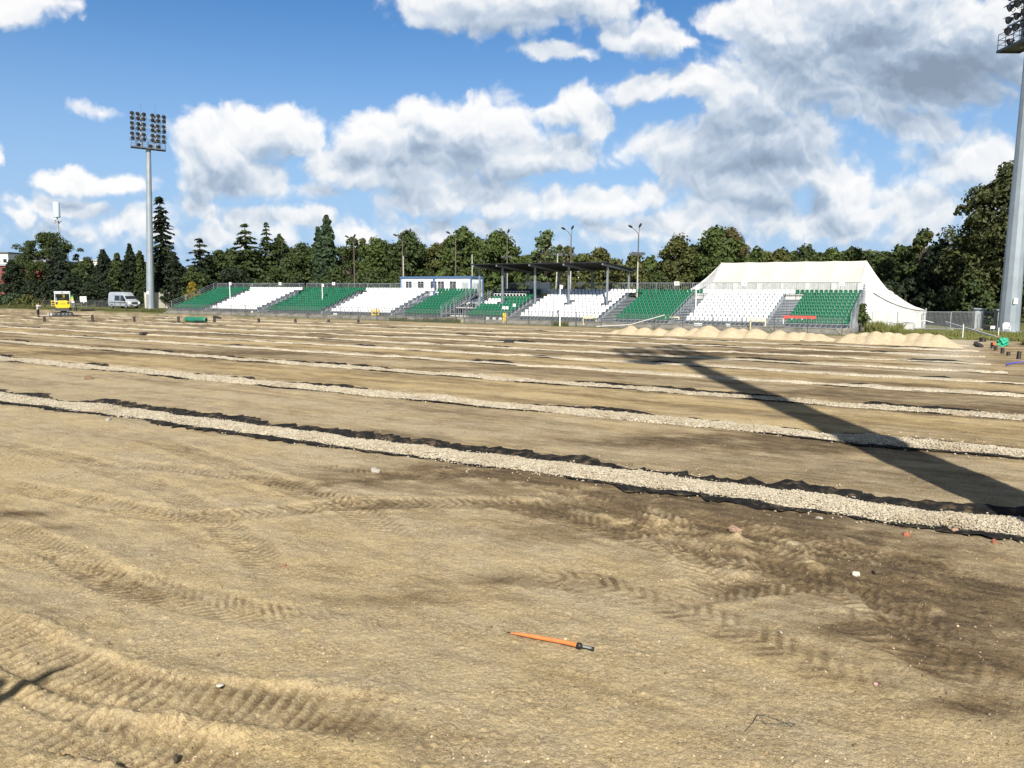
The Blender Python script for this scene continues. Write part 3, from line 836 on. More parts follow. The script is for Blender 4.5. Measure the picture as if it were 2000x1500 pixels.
    # end railings
    if bi in (0, 5, 9, 4):
        e = MB(); x = -.12 if bi in (0, 5) else L + .12
        for i in (0, 3, 6, 9):
            z = row_z(i, rise) - .40
            e.bar((x, i * ROW_D - .1, z - .2), (x, i * ROW_D - .1, z + 1.30), .05)
        for k in range(6):
            q = .15 + k * .23
            e.bar((x, -.1, row_z(0, rise) - .40 + q), (x, 9 * ROW_D + .4, row_z(9.3, rise) - .40 + q), .03)
        if bi == 9:                               # the closed end wall of the stand seen edge on
            for k in range(7):
                y0 = k * 1.1
                e.bar((x + .05, y0, 0), (x + .05, y0, row_z(y0 / ROW_D, rise) - .3), .05)
            for k in range(6): e.bar((x + .05, k * 1.1, .1), (x + .05, k * 1.1 + 1.1, row_z(k * 1.1 / ROW_D, rise) - .4), .04)
            for k in range(24): e.bar((x + .10, k * .3, .05), (x + .10, k * .3, row_z(k * .3 / ROW_D, rise) + .35), .02)
        e.build('end_railing', M_galv, root)
CAN_PX = [937, 981.6, 1045, 1111, 1186.4]
CANOPY_U = [u_at(p, 70.5) for p in CAN_PX]
for i in range(10): block(i)

STAIR_LBL = ['steel stairway right of the far left green block', 'steel stairway between the leftmost white block and the wide green block', 'steel stairway left of the white block under the cabins',
             'steel stairway between the white block under the cabins and the narrow green block', None, 'steel stairway under the canopy between green and white seats', 'bright steel stairway just right of the canopy',
             'pale steel stairway at the left edge of the tent', 'pale steel stairway beside the red banner']
for i in range(9):
    if i == 4: continue
    ua, ub = BLOCKS[i][1] + .06, BLOCKS[i + 1][0] - .06
    rise = BLOCKS[i][4]
    st = empty('steel_stairway', UN(ua, N0), STAIR_LBL[i], 'stairway', 'stairways between the seat blocks', -TH)
    W = ub - ua
    a, b = MB(), MB()
    for k in range(18):
        z = row_z(k / 2, rise) - .42
        y = k * ROW_D / 2 - .25
        a.box((W / 2, y, z), (W, .30, .05))
        b.box((W / 2, y + .17, z - .04), (W - .08, .02, .11))
    a.build('tread', M_galv, st)
    b.build('riser', M_galv_d if i < 7 else M_galv, st)  # darker steel on the left flights stands in for shaded risers
    c = MB()
    for x in (-.03, W + .03):
        c.bar((x, -.4, row_z(0, rise) - .55), (x, 8.7 * ROW_D, row_z(8.7, rise) - .50), .05, .14)
        for q in range(0, 9, 3): c.bar((x, q * ROW_D, 0), (x, q * ROW_D, row_z(q, rise) - .5), .05)
    c.build('stringer', M_galv, st)
    if i == 7:                                    # hand railings on the tent side stairs
        h = MB()
        for q in range(0, 9): h.bar((.12, q * ROW_D, row_z(q, rise) - .42), (.12, q * ROW_D, row_z(q, rise) + .5), .03)
        for dz in (.5, .15): h.bar((.12, 0, row_z(0, rise) + dz), (.12, 8 * ROW_D, row_z(8, rise) + dz), .03)
        h.build('handrail', M_galv, st)

# old concrete terrace under the stand
t = MB()
for k in range(3): t.span((-97, 65.9 + k * .33, -.3), (-9.0, 75.0, .14 + .16 * k))
o = t.build('concrete_terrace', M_concrete, None, (0, 0, 0), (0, 0, -TH))
tag(o, 'low weathered concrete steps running under the whole stand', 'terrace')

# canopy
def canopy():
    root = empty('canopy', UN(CANOPY_U[2], 73), 'dark sloping canopy roof on grey steel posts above the middle seats', 'canopy', rot=-TH)
    ub = CANOPY_U[2]; y0 = 73.0
    us = [u - ub for u in CANOPY_U]
    zf, zb, nf, nb = 6.02, 5.40, 69.2 - y0, 76.8 - y0
    zr = lambda n: zf + (zb - zf) * (n - nf) / (nb - nf)
    m_roof = mat('dark_roof_sheet', (.028, .03, .033), .55, .3, var=.2, scale=1.5)
    r = MB()
    ua, uz = us[0] - .35, us[-1] + .45
    M = Matrix.Rotation(math.atan2(zb - zf, nb - nf), 3, 'X')
    r.box(((ua + uz) / 2, (nf + nb) / 2, (zf + zb) / 2 + .10), (uz - ua, math.hypot(nb - nf, zb - zf), .07), M=M)
    k = ua
    while k < uz:                                 # trapezoid ribs of the sheeting
        r.bar((k, nf, zf + .05), (k, nb, zb + .05), .05, .04); k += .32
    r.build('roof', m_roof, root)
    m_post = mat('grey_post', (.30, .33, .36), .45, .5, var=.15, scale=2)
    for u in us:
        b = MB(); b.bar((u, nf + .05, zf - .06), (u, nb - .1, zb - .08), .12, .20); b.build('beam', m_post, root)
        for n, zg in ((70.5 - y0, 1.50), (75.9 - y0, 2.6)):
            p = MB(); z1 = zr(n) - .18
            for dx in (-.08, .08): p.box((u + dx, n, (zg + z1) / 2), (.025, .16, z1 - zg))
            p.box((u, n, (zg + z1) / 2), (.14, .025, z1 - zg)); p.box((u, n, zg + .02), (.5, .45, .04))
            p.build('post', m_post, root)
canopy()

# office cabins behind the stand, stacked two high
M_cab = mat('cabin_panel', (.66, .69, .71), .5, var=.04, scale=1)
M_blue = mat('cabin_blue', (.075, .14, .26), .5)
M_glass = mat('dark_window', (.012, .016, .02), .08, spec=.8)
M_blind = mat('pale_blind', (.42, .47, .48), .5, var=.08, scale=4)
def cabin(ua, ub, na, nb, z0, label, wins, side=False):
    root = empty('office_cabin', UN(ua, na, z0), label, 'cabin', 'stacked office cabins', -TH)
    L, D, H = ub - ua, nb - na, 2.62
    MB().span((.04, .04, .04), (L - .04, D - .04, H - .04)).build('wall', M_cab, root)
    f = MB()
    for x in (0, L):
        for y in (0, D): f.box((x, y, H / 2), (.16, .16, H))
    for z in (.09, H - .09):
        for y in (0, D): f.box((L / 2, y, z), (L - .16, .14, .18))
        for x in (0, L): f.box((x, D / 2, z), (.14, D - .16, .18))
    f.box((L / 2, D / 2, H + .03), (L + .1, D + .1, .05))
    f.build('frame', M_blue, root)
    for (x, w, kind) in wins:
        fw = MB(); fw.box((x, -.005, 1.5), (w + .16, .06, 1.26)); fo = fw.build('window', M_white, root)
        g = MB()
        g.box((x - w / 4, -.035, 1.5), (w / 2 - .06, .03, 1.1)); g.box((x + w / 4, -.035, 1.5), (w / 2 - .06, .03, 1.1))
        g.build('pane', M_glass if kind == 'd' else M_blind, fo)
    if side:
        for y in (D * .28, D * .68):
            fo = MB().box((L + .005, y, 1.5), (.06, 1.2, 1.26)).build('window', M_white, root)
            MB().box((L + .035, y, 1.5), (.03, 1.05, 1.1)).build('pane', M_blind, fo)
NC = 76.2
ua, um, ub = u_at(783, NC), u_at(848, NC), u_at(920, NC)
cabin(ua, um - .06, NC, NC + 2.5, 2.28, 'upper left white cabin with blue frame above the white seats', [(1.3, .95, 'd'), (3.2, .95, 'd'), (5.2, .95, 'd')])
cabin(um + .06, ub, NC, NC + 2.5, 2.28, 'upper right white cabin with blue corner posts, nearest the canopy', [(1.0, .95, 'd'), (2.8, .95, 'd'), (4.6, .95, 'p'), (6.2, .95, 'p')], True)
cabin(um + .06, ub, NC, NC + 2.5, -.40, 'lower cabin half hidden behind the seats at the gap', [(5.5, .9, 'd')], True)
cabin(ua, um - .06, NC, NC + 2.5, -.40, 'lower cabin wholly tucked behind the white seats', [(1.3, .9, 'd')])

# gap between the two halves of the stand
def gap():
    root = empty('scaffold_frame', UN(-49.6, 66.6), 'bare steel scaffold posts in the dark gap between the green blocks', 'scaffold', rot=-TH)
    b = MB()
    for x in np.linspace(0, 2.7, 6):
        b.bar((x, 0, 0), (x, 0, 1.5 + .25 * ((x * 7) % 2)), .045)
        b.bar((x, 2.6, 0), (x, 2.6, 2.3), .045)
    for x in (.2, 1.4, 2.6): b.bar((x, 5, 0), (x, 5, 3.4), .05)
    b.bar((0, 0, .9), (2.7, 0, .9), .05); b.bar((0, 2.6, 1.4), (2.7, 2.6, 1.4), .05); b.bar((0, 2.6, .5), (2.7, 2.6, .5), .05)
    b.bar((0, 0, .15), (2.7, 0, .15), .05)
    b.build('post', M_galv, root)
    MB().box((1.35, 2.9, .98), (2.4, .05, .75)).build('dark_panel', mat('dark_tarp', (.02, .025, .035), .6), root)
    MB().box((1.35, 2.5, 1.45), (2.4, .25, .08)).box((1.35, 1.2, .62), (2.2, .3, .10)).build('plank', mat('pale_board', (.5, .5, .46), .7, var=.2), root)
gap()
for k in range(2):                                # grey notice panels at the back of the canopy
    u = u_at((1048, 1068)[k], 75.0)
    o = MB().box((0, 0, 0), (1.15 if k == 0 else 1.35, .06, 1.2)).build('notice_board', mat('grey_panel', (.45, .48, .50), .6), None, UN(u, 74.55, 3.75 - .15 * k), (0, 0, -TH))
    tag(o, ('left', 'right')[k] + ' one of two grey panels at the back row under the canopy', 'board', 'grey panels under the canopy')

# red cloth draped over the front seats of the right hand green block
def red_banner():
    u0, u1 = u_at(1533, 67.6), u_at(1598, 67.6)
    v, f = [], []
    n = 26
    for i in range(n):
        x = (u1 - u0) * i / (n - 1)
        sag = .05 * abs(math.sin(x * 5.5))
        for (y, z) in ((.05, .78), (-.02, .74), (-.06, .58), (-.05, .46 + sag * .9)):
            v.append((x, y, z))
    for i in range(n - 1):
        for j in range(3): f.append((i * 4 + j, i * 4 + j + 4, i * 4 + j + 5, i * 4 + j + 1))
    root = empty('red_banner', UN(u0, 67.52, .58), 'red cloth banner with white scraps of lettering over the front green seats', 'banner', rot=-TH)
    me = np_mesh('cloth', v, f, True); me.materials.append(mat('red_cloth', (.62, .06, .05), .8))
    o = link('cloth', me, root); md = o.modifiers.new('s', 'SOLIDIFY'); md.thickness = .02
    w = MB()
    for x in (.5, .75, 1.6, 1.8): w.box((x, -.085, .52), (.17, .02, .1))
    w.box((.05, -.08, .3), (.08, .04, .5))
    w.build('lettering', M_white, root)
red_banner()

# small white plates fixed low on the stand
for px, lb in ((653, 'white plate under the white seats below the cabins'), (490, 'white plate under the leftmost white seats'), (952, 'leftmost of three white plates under the canopy green seats'), (965, 'middle one of three white plates under the canopy green seats'),
               (977, 'rightmost of three white plates under the canopy green seats'), (1362, 'left one of two adjacent white plates under the tent side white seats'), (1370, 'right one of two adjacent white plates under the tent side white seats'), (1425, 'lone white plate under the middle of the tent side white seats')):
    o = MB().box((0, 0, 0), (.62 if px == 653 else .36, .03, .26)).build('notice_plate', M_white, None, at_n(px, N0 - .48, .48), (0, 0, -TH))
    tag(o, lb, 'plate', 'white plates along the foot of the stand')

# white marquee behind the right end of the stand
def tent():
    m_roof = mat('ivory_canvas', (.60, .575, .49), .75, var=.05, scale=.8, bump=.25, bscale=1.6, dirt=((.45, .42, .34), .8, .4))
    m_wall = mat('white_canvas', (.60, .595, .575), .7, var=.05, scale=.7, bump=.45, bscale=1.6, dirt=((.40, .38, .33), .9, .5))
    m_win = mat('clear_vinyl', (.46, .47, .44), .25, var=.12, scale=2.5)
    root = empty('marquee', UN(u_at(1550, 84), 84), 'large white marquee with ivory roof and sagging right end behind the stand', 'tent', rot=-TH)
    ub, nb_ = u_at(1550, 84), 84.0
    L = lambda u, n, z: Vector((u - ub, n - nb_, z))
    ur0, ur1 = u_at(1408, 84), u_at(1690, 84)
    ue0, ue1 = u_at(1392, 76.4), u_at(1680, 76.4)
    zr = 6.32
    nseg = 30
    # front and back slopes
    for side, nE in ((-1, 76.4), (1, 91.6)):
        v, f = [], []
        rows = 9
        for i in range(nseg + 1):
            t = i / nseg
            bay = abs(math.sin(t * math.pi * 5))
            for j in range(rows):
                s = j / (rows - 1)
                u = (ur0 + (ur1 - ur0) * t) * (1 - s) + (ue0 + (ue1 - ue0) * t) * s
                n = 84 + (nE - 84) * s
                z = zr - .05 * bay * (1 - s) + (4.17 - zr) * s - .14 * bay * math.sin(s * math.pi) + .03 * math.sin(9 * t + 5 * s) * math.sin(s * 3.1)
                v.append(L(u, n, z))
        for i in range(nseg):
            for j in range(rows - 1):
                a = i * rows + j
                f.append((a, a + 1, a + rows + 1, a + rows) if side < 0 else (a, a + rows, a + rows + 1, a + 1))
        me = np_mesh('roof', v, f, True); me.materials.append(m_roof); link('roof', me, root)
    m_seam = mat('canvas_seam', (.54, .50, .41), .8)
    for k in range(6):
        t = k / 5
        pts = [L((ur0 + (ur1 - ur0) * t) * (1 - s) + (ue0 + (ue1 - ue0) * t) * s, 84 + (76.4 - 84) * s - .02, zr + (4.17 - zr) * s + .035) for s in np.linspace(0, 1, 5)]
        MB().tube(pts, .02, 6).build('seam', m_seam, root)
    # walls with window strips below the front eave
    w, g = MB(), MB()
    nb = 6
    for k in range(nb + 1):
        u = ue0 + (ue1 - ue0) * k / nb
        w.box(L(u, 76.4, 2.1), (.42, .12, 4.1))
    w.box(L((ue0 + ue1) / 2, 76.43, 1.45), (ue1 - ue0 - .2, .05, 2.9))
    w.build('front_wall', m_wall, root)
    for k in range(nb):
        ua_ = ue0 + (ue1 - ue0) * k / nb + .22; uz_ = ue0 + (ue1 - ue0) * (k + 1) / nb - .22
        g.box(L((ua_ + uz_) / 2, 76.46, 3.55), (uz_ - ua_, .03, 1.2))
    g.build('window_strip', m_win, root)
    # right end: the canvas falls in a sagging curve to a low corner post
    def end(ue, ur, uk, zk, name, sgn):
        pl = []                                   # eave line from the front eave to the corner and round to the back
        K = 14
        for i in range(K + 1):
            t = i / K
            u = ue + (uk - ue) * t
            z = 4.17 + (zk - 4.17) * (1 - (1 - t) ** 1.9)
            pl.append(L(u, 76.4 + .5 * t, z))
        for i in range(1, 9):
            t = i / 8
            pl.append(L(uk + (ue - uk) * .9 * t, 76.9 + 14.4 * t, zk + (3.9 - zk) * t ** 1.5))
        for i in range(1, 5):
            t = i / 4
            pl.append(L(uk + (ue - uk) * (.9 + .1 * t), 91.3 + .3 * t, 3.9 + .27 * t))
        apex = L(ur, 84, zr)
        v, f = [], []; rows = 13
        for q, e in enumerate(pl):
            for j in range(rows):
                s = j / (rows - 1)
                p = apex.lerp(e, s)
                p.z -= (1.25 if sgn > 0 else .35) * math.sin(min(1, s * 1.02) * math.pi) * sstep(np.array(float(q)), 2, K) * (.92 + .08 * math.sin(q * 1.7)) * (0 if q >= len(pl) - 2 else 1)
                v.append(p)
        for q in range(len(pl) - 1):
            for j in range(rows - 1):
                a = q * rows + j
                f.append((a, a + 1, a + rows + 1, a + rows) if sgn > 0 else (a, a + rows, a + rows + 1, a + 1))
        me = np_mesh(name, v, f, True); me.materials.append(m_wall); link(name, me, root)
        # hanging skirt
        v, f = [], []; rows = 6
        for q, e in enumerate(pl):
            for j in range(rows):
                s = j / (rows - 1)
                fold = .16 * math.sin(q * 2.1 + j * .6) * s
                v.append(Vector((e.x + fold * .4, e.y - .05 + fold, e.z * (1 - s) - .05 * s)))
        for q in range(len(pl) - 1):
            for j in range(rows - 1):
                a = q * rows + j
                f.append((a, a + 1, a + rows + 1, a + rows))
        me = np_mesh('skirt', v, f, True); me.materials.append(m_wall); link('skirt', me, root)
        h = MB(); h.tube([p + Vector((0, -.10, -.02)) for p in pl[3:K + 1]], .03, 6); h.build('hem_rope', mat('rope', (.40, .40, .37), .8), root)
        p = pl[K]; MB().tube([(p.x, p.y, 0), (p.x, p.y, p.z + .18)], .06, 8).build('corner_post', M_galv, root)
    end(ue1, ur1, u_at(1812, 76.9), 1.72, 'right_end', 1)
    end(ue0, ur0, u_at(1338, 76.9), 3.2, 'left_end', -1)
tent()
# ---------------------------------------------------------------- people (grown from a skeleton)
def skin_mesh(name, chains, m, parent, sub=1):
    """chains: list of [(point, radius), ...]; the first point of a later chain may repeat an existing joint"""
    vs, rs, es, idx = [], [], [], {}
    for ch in chains:
        prev = None
        for p, r in ch:
            k = tuple(round(c, 4) for c in p)
            if k not in idx: idx[k] = len(vs); vs.append(p); rs.append(r)
            if prev is not None: es.append((prev, idx[k]))
            prev = idx[k]
    me = bpy.data.meshes.new(name); me.from_pydata([tuple(v) for v in vs], es, []); me.update()
    o = link(name, me, parent)
    md = o.modifiers.new('skin', 'SKIN')
    md.use_smooth_shade = True
    for i, sv in enumerate(me.skin_vertices[0].data if me.skin_vertices else []): pass
    if not me.skin_vertices:
        bpy.context.view_layer.objects.active = o
    sl = me.skin_vertices[0].data if me.skin_vertices else None
    for i, sv in enumerate(sl):
        sv.radius = (rs[i], rs[i]); sv.use_root = (i == 0)
    ss = o.modifiers.new('sub', 'SUBSURF'); ss.levels = sub; ss.render_levels = sub
    dg = bpy.context.evaluated_depsgraph_get()
    ev = bpy.data.meshes.new_from_object(o.evaluated_get(dg))
    o.modifiers.clear(); o.data = ev
    ev.materials.clear(); ev.materials.append(m)
    ev.polygons.foreach_set('use_smooth', [True] * len(ev.polygons))
    return o
M_skin = mat('skin', (.50, .29, .19), .55)
def person(loc, rot, label, joints, top, trousers, hair, shirtless=False, group=None):
    J = {k: Vector(v) for k, v in joints.items()}
    root = empty('person', loc, label, 'person', group, rot)
    def arm(s):
        return [(J['chest'], .115), (J['sh' + s], .062), (J['el' + s], .045), (J['wr' + s], .030)]
    def hand(s):
        d = (J['wr' + s] - J['el' + s]).normalized(); x = d.orthogonal().normalized(); y = d.cross(x)
        w = J['wr' + s]; palm = w + d * .07
        out = [[(w, .030), (palm, .034)]]
        for k, (o, ln) in enumerate(((-.03, .07), (-.01, .085), (.01, .08), (.03, .062))):
            a = palm + y * o; b = a + d * ln * .55 + x * .012; c = b + d * ln * .35 + x * .03
            out.append([(palm, .034), (a + d * .015, .010), (b, .009), (c, .008)])
        t = w + d * .03
        out.append([(w, .030), (t + y * .045 + x * .01, .011), (t + y * .06 + d * .035 + x * .025, .009)])
        return out
    leg = lambda s: [(J['pelvis'], .13), (J['hip' + s], .088), (J['kn' + s], .060), (J['an' + s], .042), (J['an' + s] + Vector((0, -.04, -.05)), .04), (J['an' + s] + Vector((0, -.17, -.06)), .034)]
    head = [(J['chest'], .115), (J['neck'], .055), (J['head'] + Vector((0, -.005, -.07)), .072), (J['head'] + Vector((0, 0, .03)), .095), (J['head'] + Vector((0, .01, .09)), .07)]
    body = [[(J['pelvis'], .13), (J['waist'], .115), (J['chest'], .115)], head, arm('l'), arm('r'), leg('l'), leg('r'),
            [(J['head'] + Vector((0, -.005, -.07)), .072), (J['head'] + Vector((0, -.105, .0)), .018)]]
    b = skin_mesh('body', body + hand('l') + hand('r'), M_skin, root)
    for sx in (-1, 1):
        e = MB().lathe([(0, -.012), (.010, -.006), (.012, 0), (.010, .006), (0, .012)], J['head'] + Vector((sx * .035, -.088, .02)), 8).build('eye', M_black, root)
        MB().lathe([(0, -.03), (.018, -.015), (.022, 0), (.016, .02), (0, .03)], J['head'] + Vector((sx * .092, .01, .0)), 8).build('ear', M_skin, root)
    MB().box(J['head'] + Vector((0, -.086, -.065)), (.045, .012, .010)).build('mouth', mat('lips', (.35, .13, .11), .6), root)
    h = J['head']
    MB().lathe([(.103, -.02), (.108, .04), (.100, .085), (.070, .125), (.0, .142)], h + Vector((0, .016, 0)), 14).build('hair', hair, root)
    if not shirtless:
        arm2 = lambda s: [(J['chest'], .132), (J['sh' + s], .085), (J['el' + s], .092), (J['el' + s].lerp(J['wr' + s], .5), .085), (J['el' + s].lerp(J['wr' + s], .9), .05)]
        skin_mesh('shirt', [[(J['pelvis'] + Vector((0, 0, -.02)), .148), (J['waist'], .135), (J['chest'], .135), (J['neck'] - Vector((0, 0, .05)), .075)], arm2('l'), arm2('r')], top, root)
    leg2 = lambda s: [(J['pelvis'], .145), (J['hip' + s], .104), (J['kn' + s], .078), (J['an' + s] + Vector((0, 0, .03)), .062)]
    skin_mesh('trousers', [[(J['pelvis'] + Vector((0, 0, .08)), .138), (J['pelvis'], .145)], leg2('l'), leg2('r')], trousers, root)
    for s in 'lr':
        a = J['an' + s]
        skin_mesh('shoe', [[(a + Vector((0, .05, -.055)), .048), (a + Vector((0, -.06, -.055)), .050), (a + Vector((0, -.19, -.062)), .042)]], mat('boot', (.05, .04, .03), .7), root)
    return root
STAND = dict(pelvis=(0, 0, .95), waist=(0, 0, 1.10), chest=(0, 0, 1.34), neck=(0, -.01, 1.50), head=(0, -.03, 1.64), shl=(-.19, 0, 1.42), shr=(.19, 0, 1.42),
             hipl=(-.10, 0, .90), hipr=(.10, 0, .90), knl=(-.11, -.02, .49), knr=(.11, .02, .49), anl=(-.11, 0, .085), anr=(.12, .04, .085),
             ell=(-.25, .0, 1.14), elr=(.25, 0, 1.14), wrl=(-.26, -.10, .90), wrr=(.26, -.10, .90))
c_dark = mat('dark_cloth', (.025, .027, .035), .9, var=.2, scale=9)
c_pale = mat('pale_grey_shirt', (.46, .47, .50), .85, var=.08, scale=9)
c_beige = mat('beige_shirt', (.50, .36, .27), .85, var=.1, scale=9)
c_hair = mat('brown_hair', (.10, .055, .03), .8)
c_grey = mat('grey_trousers', (.10, .10, .11), .9)
w = P(75, 618.5)
person((w.x, w.y, gz(w) - .02), R(75), 'person in pale grey shirt raising a tool handle on the far left',
       dict(STAND, chest=(0, -.08, 1.32), neck=(0, -.13, 1.47), head=(0, -.17, 1.60), shl=(-.19, -.08, 1.40), shr=(.19, -.08, 1.40),
            ell=(-.24, -.32, 1.28), wrl=(-.12, -.52, 1.40), elr=(.24, -.28, 1.22), wrr=(.06, -.48, 1.30)), c_pale, c_dark, c_hair)
tool = MB().tube([(w.x + .25, w.y - .1, gz(w) + .95), (w.x + 1.05, w.y - .1, gz(w) + 2.35)], .022, 6).build('tool_handle', mat('worn_wood', (.28, .20, .12), .8), None)
tag(tool, 'long wooden tool handle held up by the person in grey at far left', 'tool')
# somebody standing on the bank beside the photographer, arm up: only the shadow reaches the picture
person((-5.12, 2.0, 2.40), R(180), 'person in dark clothes raising an arm, seen only as a shadow at lower left',
       dict(STAND, ell=(-.30, -.12, 1.66), wrl=(-.42, -.02, 1.98), elr=(.33, 0, 1.18), wrr=(.16, -.16, 1.25)), c_dark, c_grey, c_hair)

# ---------------------------------------------------------------- floodlight masts
M_lamp = mat('lamp_housing', (.07, .075, .085), .5, .4)
M_lens = mat('lamp_glass', (.12, .13, .15), .12, .4)
M_mast = mat('zinc_mast', (.29, .33, .36), .45, .30, var=.10, scale=.7)
def flood_meshes():
    b = MB(); b.lathe([(0, .26), (.13, .25), (.17, .12), (.27, -.02), (.29, -.16), (.27, -.16), (.25, -.10)], (0, 0, 0), 14, (0, 1, -.0))
    b.box((0, -.24, .24), (.44, .24, .02)); b.bar((-.31, 0, 0), (-.31, .12, -.38), .03); b.bar((.31, 0, 0), (.31, .12, -.38), .03); b.bar((-.31, .12, -.38), (.31, .12, -.38), .04)
    l = MB(); l.lathe([(.25, .105), (.2, .125), (0, .14)], (0, 0, 0), 14, (0, -1, 0))
    return b, l
def mast(base, face, label, r0, lean=(0, 0), Hp=25.0, scale=1.0):
    root = empty('floodlight_mast', base, label, 'floodlight mast', 'floodlight masts at the pitch corners')
    ang = math.atan2(face[1], face[0]) + math.pi / 2
    root.rotation_euler = (lean[0], lean[1], 0)
    k = scale
    MB().lathe([(r0 * 1.45, -.4), (r0 * 1.45, .06), (r0 * 1.02, .08), (r0, .1), (r0 * .60, Hp - .3), (r0 * .60, Hp)], (0, 0, 0), 12, smooth=False).build('pole', M_mast, root)
    MB().box((-.12, -r0 - .01, 2.6), (.36, .05, .5)).build('number_plate', M_white, root)
    rz = Matrix.Rotation(ang, 3, 'Z')
    def T(x, y, z): return rz @ Vector((x * k, y * k, 0)) + Vector((0, 0, Hp + z * k))
    p = MB()
    for (lo, hi) in (((-2.95, -.95, -.10), (-.45, .95, .0)), ((.45, -.95, -.10), (2.95, .95, .0)), ((-.45, -.95, -.10), (.45, -.35, 0)), ((-.45, .35, -.10), (.45, .95, 0))):
        c = [(a + b) / 2 for a, b in zip(lo, hi)]; s = [abs(b - a) * k for a, b in zip(lo, hi)]
        p.box(T(*c), s, ang)
    for y in (-.97, .97): p.bar(T(-2.98, y, -.12), T(2.98, y, -.12), .09 * k, .20 * k)
    for x in (-2.98, 2.98): p.bar(T(x, -1, -.12), T(x, 1, -.12), .09 * k, .20 * k)
    p.build('platform', M_galv_d, root)
    g = MB()
    for z in (.4, .8, 1.25):
        for y in (-.95, .95): g.bar(T(-2.95, y, z), T(2.95, y, z), .035 * k)
        for x in (-2.95, 2.95): g.bar(T(x, -.95, z), T(x, .95, z), .035 * k)
    for y in (-.95, .95):
        for x in np.linspace(-2.95, 2.95, 7): g.bar(T(x, y, 0), T(x, y, 1.25), .04 * k)
    g.build('railing', M_galv_d, root)
    for x in (-1.22, 1.22):
        b = MB(); b.bar(T(x, 0, -.3), T(x, 0, 6.1), .24 * k); b.build('upright', M_mast, root)
        MB().bar(T(x + .02, .05, 6.1), T(x + .02, .05, 8.0), .035 * k).build('lightning_rod', M_galv_d, root)
    for x in (-2.0, 0.0, 2.0):
        l = MB()
        for d in (-.18, .18): l.bar(T(x + d, .32, .0), T(x + d, .32, 5.9), .035 * k)
        for z in np.arange(.3, 5.9, .32): l.bar(T(x - .18, .32, z), T(x + .18, .32, z), .022 * k)
        l.build('ladder', mat('blue_grey_ladder', (.13, .20, .30), .5, .3), root)
    for z in (1.95, 3.8, 5.65): MB().bar(T(-3.1, -.15, z), T(3.1, -.15, z), .10 * k, .12 * k).build('crossbar', M_mast, root)
    hb, lb = flood_meshes()
    mb = hb.build('floodlight', M_lamp, root); ml = lb.build('lens', M_lens, mb)
    first = True
    spots = [(x, -.28, z + dz) for z in (1.95, 3.8, 5.65) for dz in (.44, -.42) for x in (-2.7, -1.72, -.74, .74, 1.72, 2.7)] + [(x, -.7, .35) for x in (-1.7, 0.4, 1.7)]
    for (x, y, z) in spots:
        o = mb if first else mb.copy(); l = ml if first else ml.copy()
        if not first:
            C.objects.link(o); C.objects.link(l); l.parent = o
        first = False
        o.parent = root
        o.location = T(x, y, z)
        o.scale = (1.08, 1.08, 1.08)
        o.rotation_euler = (R(24) + random.uniform(-.1, .1), 0, ang + random.uniform(-.35, .35))
    return root
b1 = P(294, 603); b1 = Vector((b1.x, b1.y, 0))
b2 = at_n(1977, 77.5); b2 = Vector((b2.x, b2.y, 0))
ctr = UN(-57, 40)
mast(b1, (ctr - b1)[:2], 'tall grey floodlight mast on the left beside the silver van', .62, (0, R(2.7)), 25.6, .84)
mast(b2, (ctr - b2)[:2], 'grey floodlight mast at the right edge beside the white plastic chair', .80, (0, R(0)), 23.6)
b3 = Vector((9.25, 10.3, 0)); b3.z = gz(b3) - .05
mast(b3, (ctr - b3)[:2], 'floodlight mast outside the frame whose long shadow crosses the gravel drains', .80, (0, 0), 24.0)

# ---------------------------------------------------------------- lamp posts behind the stand, antenna mast
M_pole_b = mat('brown_pole', (.10, .085, .07), .7, var=.2, scale=2)
M_pole_w = mat('pale_concrete_pole', (.42, .40, .36), .8, var=.2, scale=2)
LAMPS = [(690, 462, 112, 0, 'lamp post among the sparse mistletoe trees left of the cabins'), (785, 459, 106, 0, 'twin arm lamp post behind the left end of the office cabins'), (889, 454, 102, 0, 'twin arm lamp post behind the right hand cabin'),
         (990, 453, 99, 1, 'twin arm lamp post behind the left part of the canopy'), (1115, 446, 95, 1, 'twin arm lamp post behind the middle of the canopy'), (1247, 442, 90, 2, 'twin arm lamp post with a floodlight bar right of the canopy')]
for px, py, y, kind, lb in LAMPS:
    t = Q(px, py, y); H = t.z
    root = empty('lamp_post', (t.x, t.y, 0), lb, 'lamp post', 'lamp posts behind the stand')
    b = MB(); b.tube([(0, 0, 0), (.02, 0, H * .62)], [.10, .08], 8); b.build('pole', M_pole_w if kind else M_pole_b, root)
    b = MB(); b.tube([(.02, 0, H * .62), (.05, 0, H - .9)], [.08, .06], 8); b.build('upper_pole', M_pole_b, root)
    for s, (dx, dz) in enumerate(((-.75, .85), (.12, .95))):
        a = MB(); a.tube([(.05, 0, H - .95), (.05 + dx * .5, 0, H - .95 + dz * .62), (.05 + dx, 0, H - .95 + dz * .92)], .035, 6); ao = a.build('arm', M_pole_b, root)
        l = MB(); l.lathe([(0, -.30), (.09, -.26), (.13, 0), (.10, .26), (0, .30)], (.05 + dx - (.22 if s == 0 else -.03), 0, H - .92 + dz * .95 + (.10 if s == 0 else .12)), 8, (-.9 if s == 0 else .25, -.3, .45 if s == 0 else .5))
        l.build('lamp_head', M_black, ao)
    if kind:
        f = MB(); z = H * .70
        f.bar((-.75, -.1, z), (.75, -.1, z), .06)
        for x in ((-.55, .5) if kind == 1 else (-.62, -.25, .25, .62)): f.box((x, -.22, z + .05), (.34, .2, .34 if kind == 2 else .22))
        f.build('floodlight_bar', M_lamp, root)
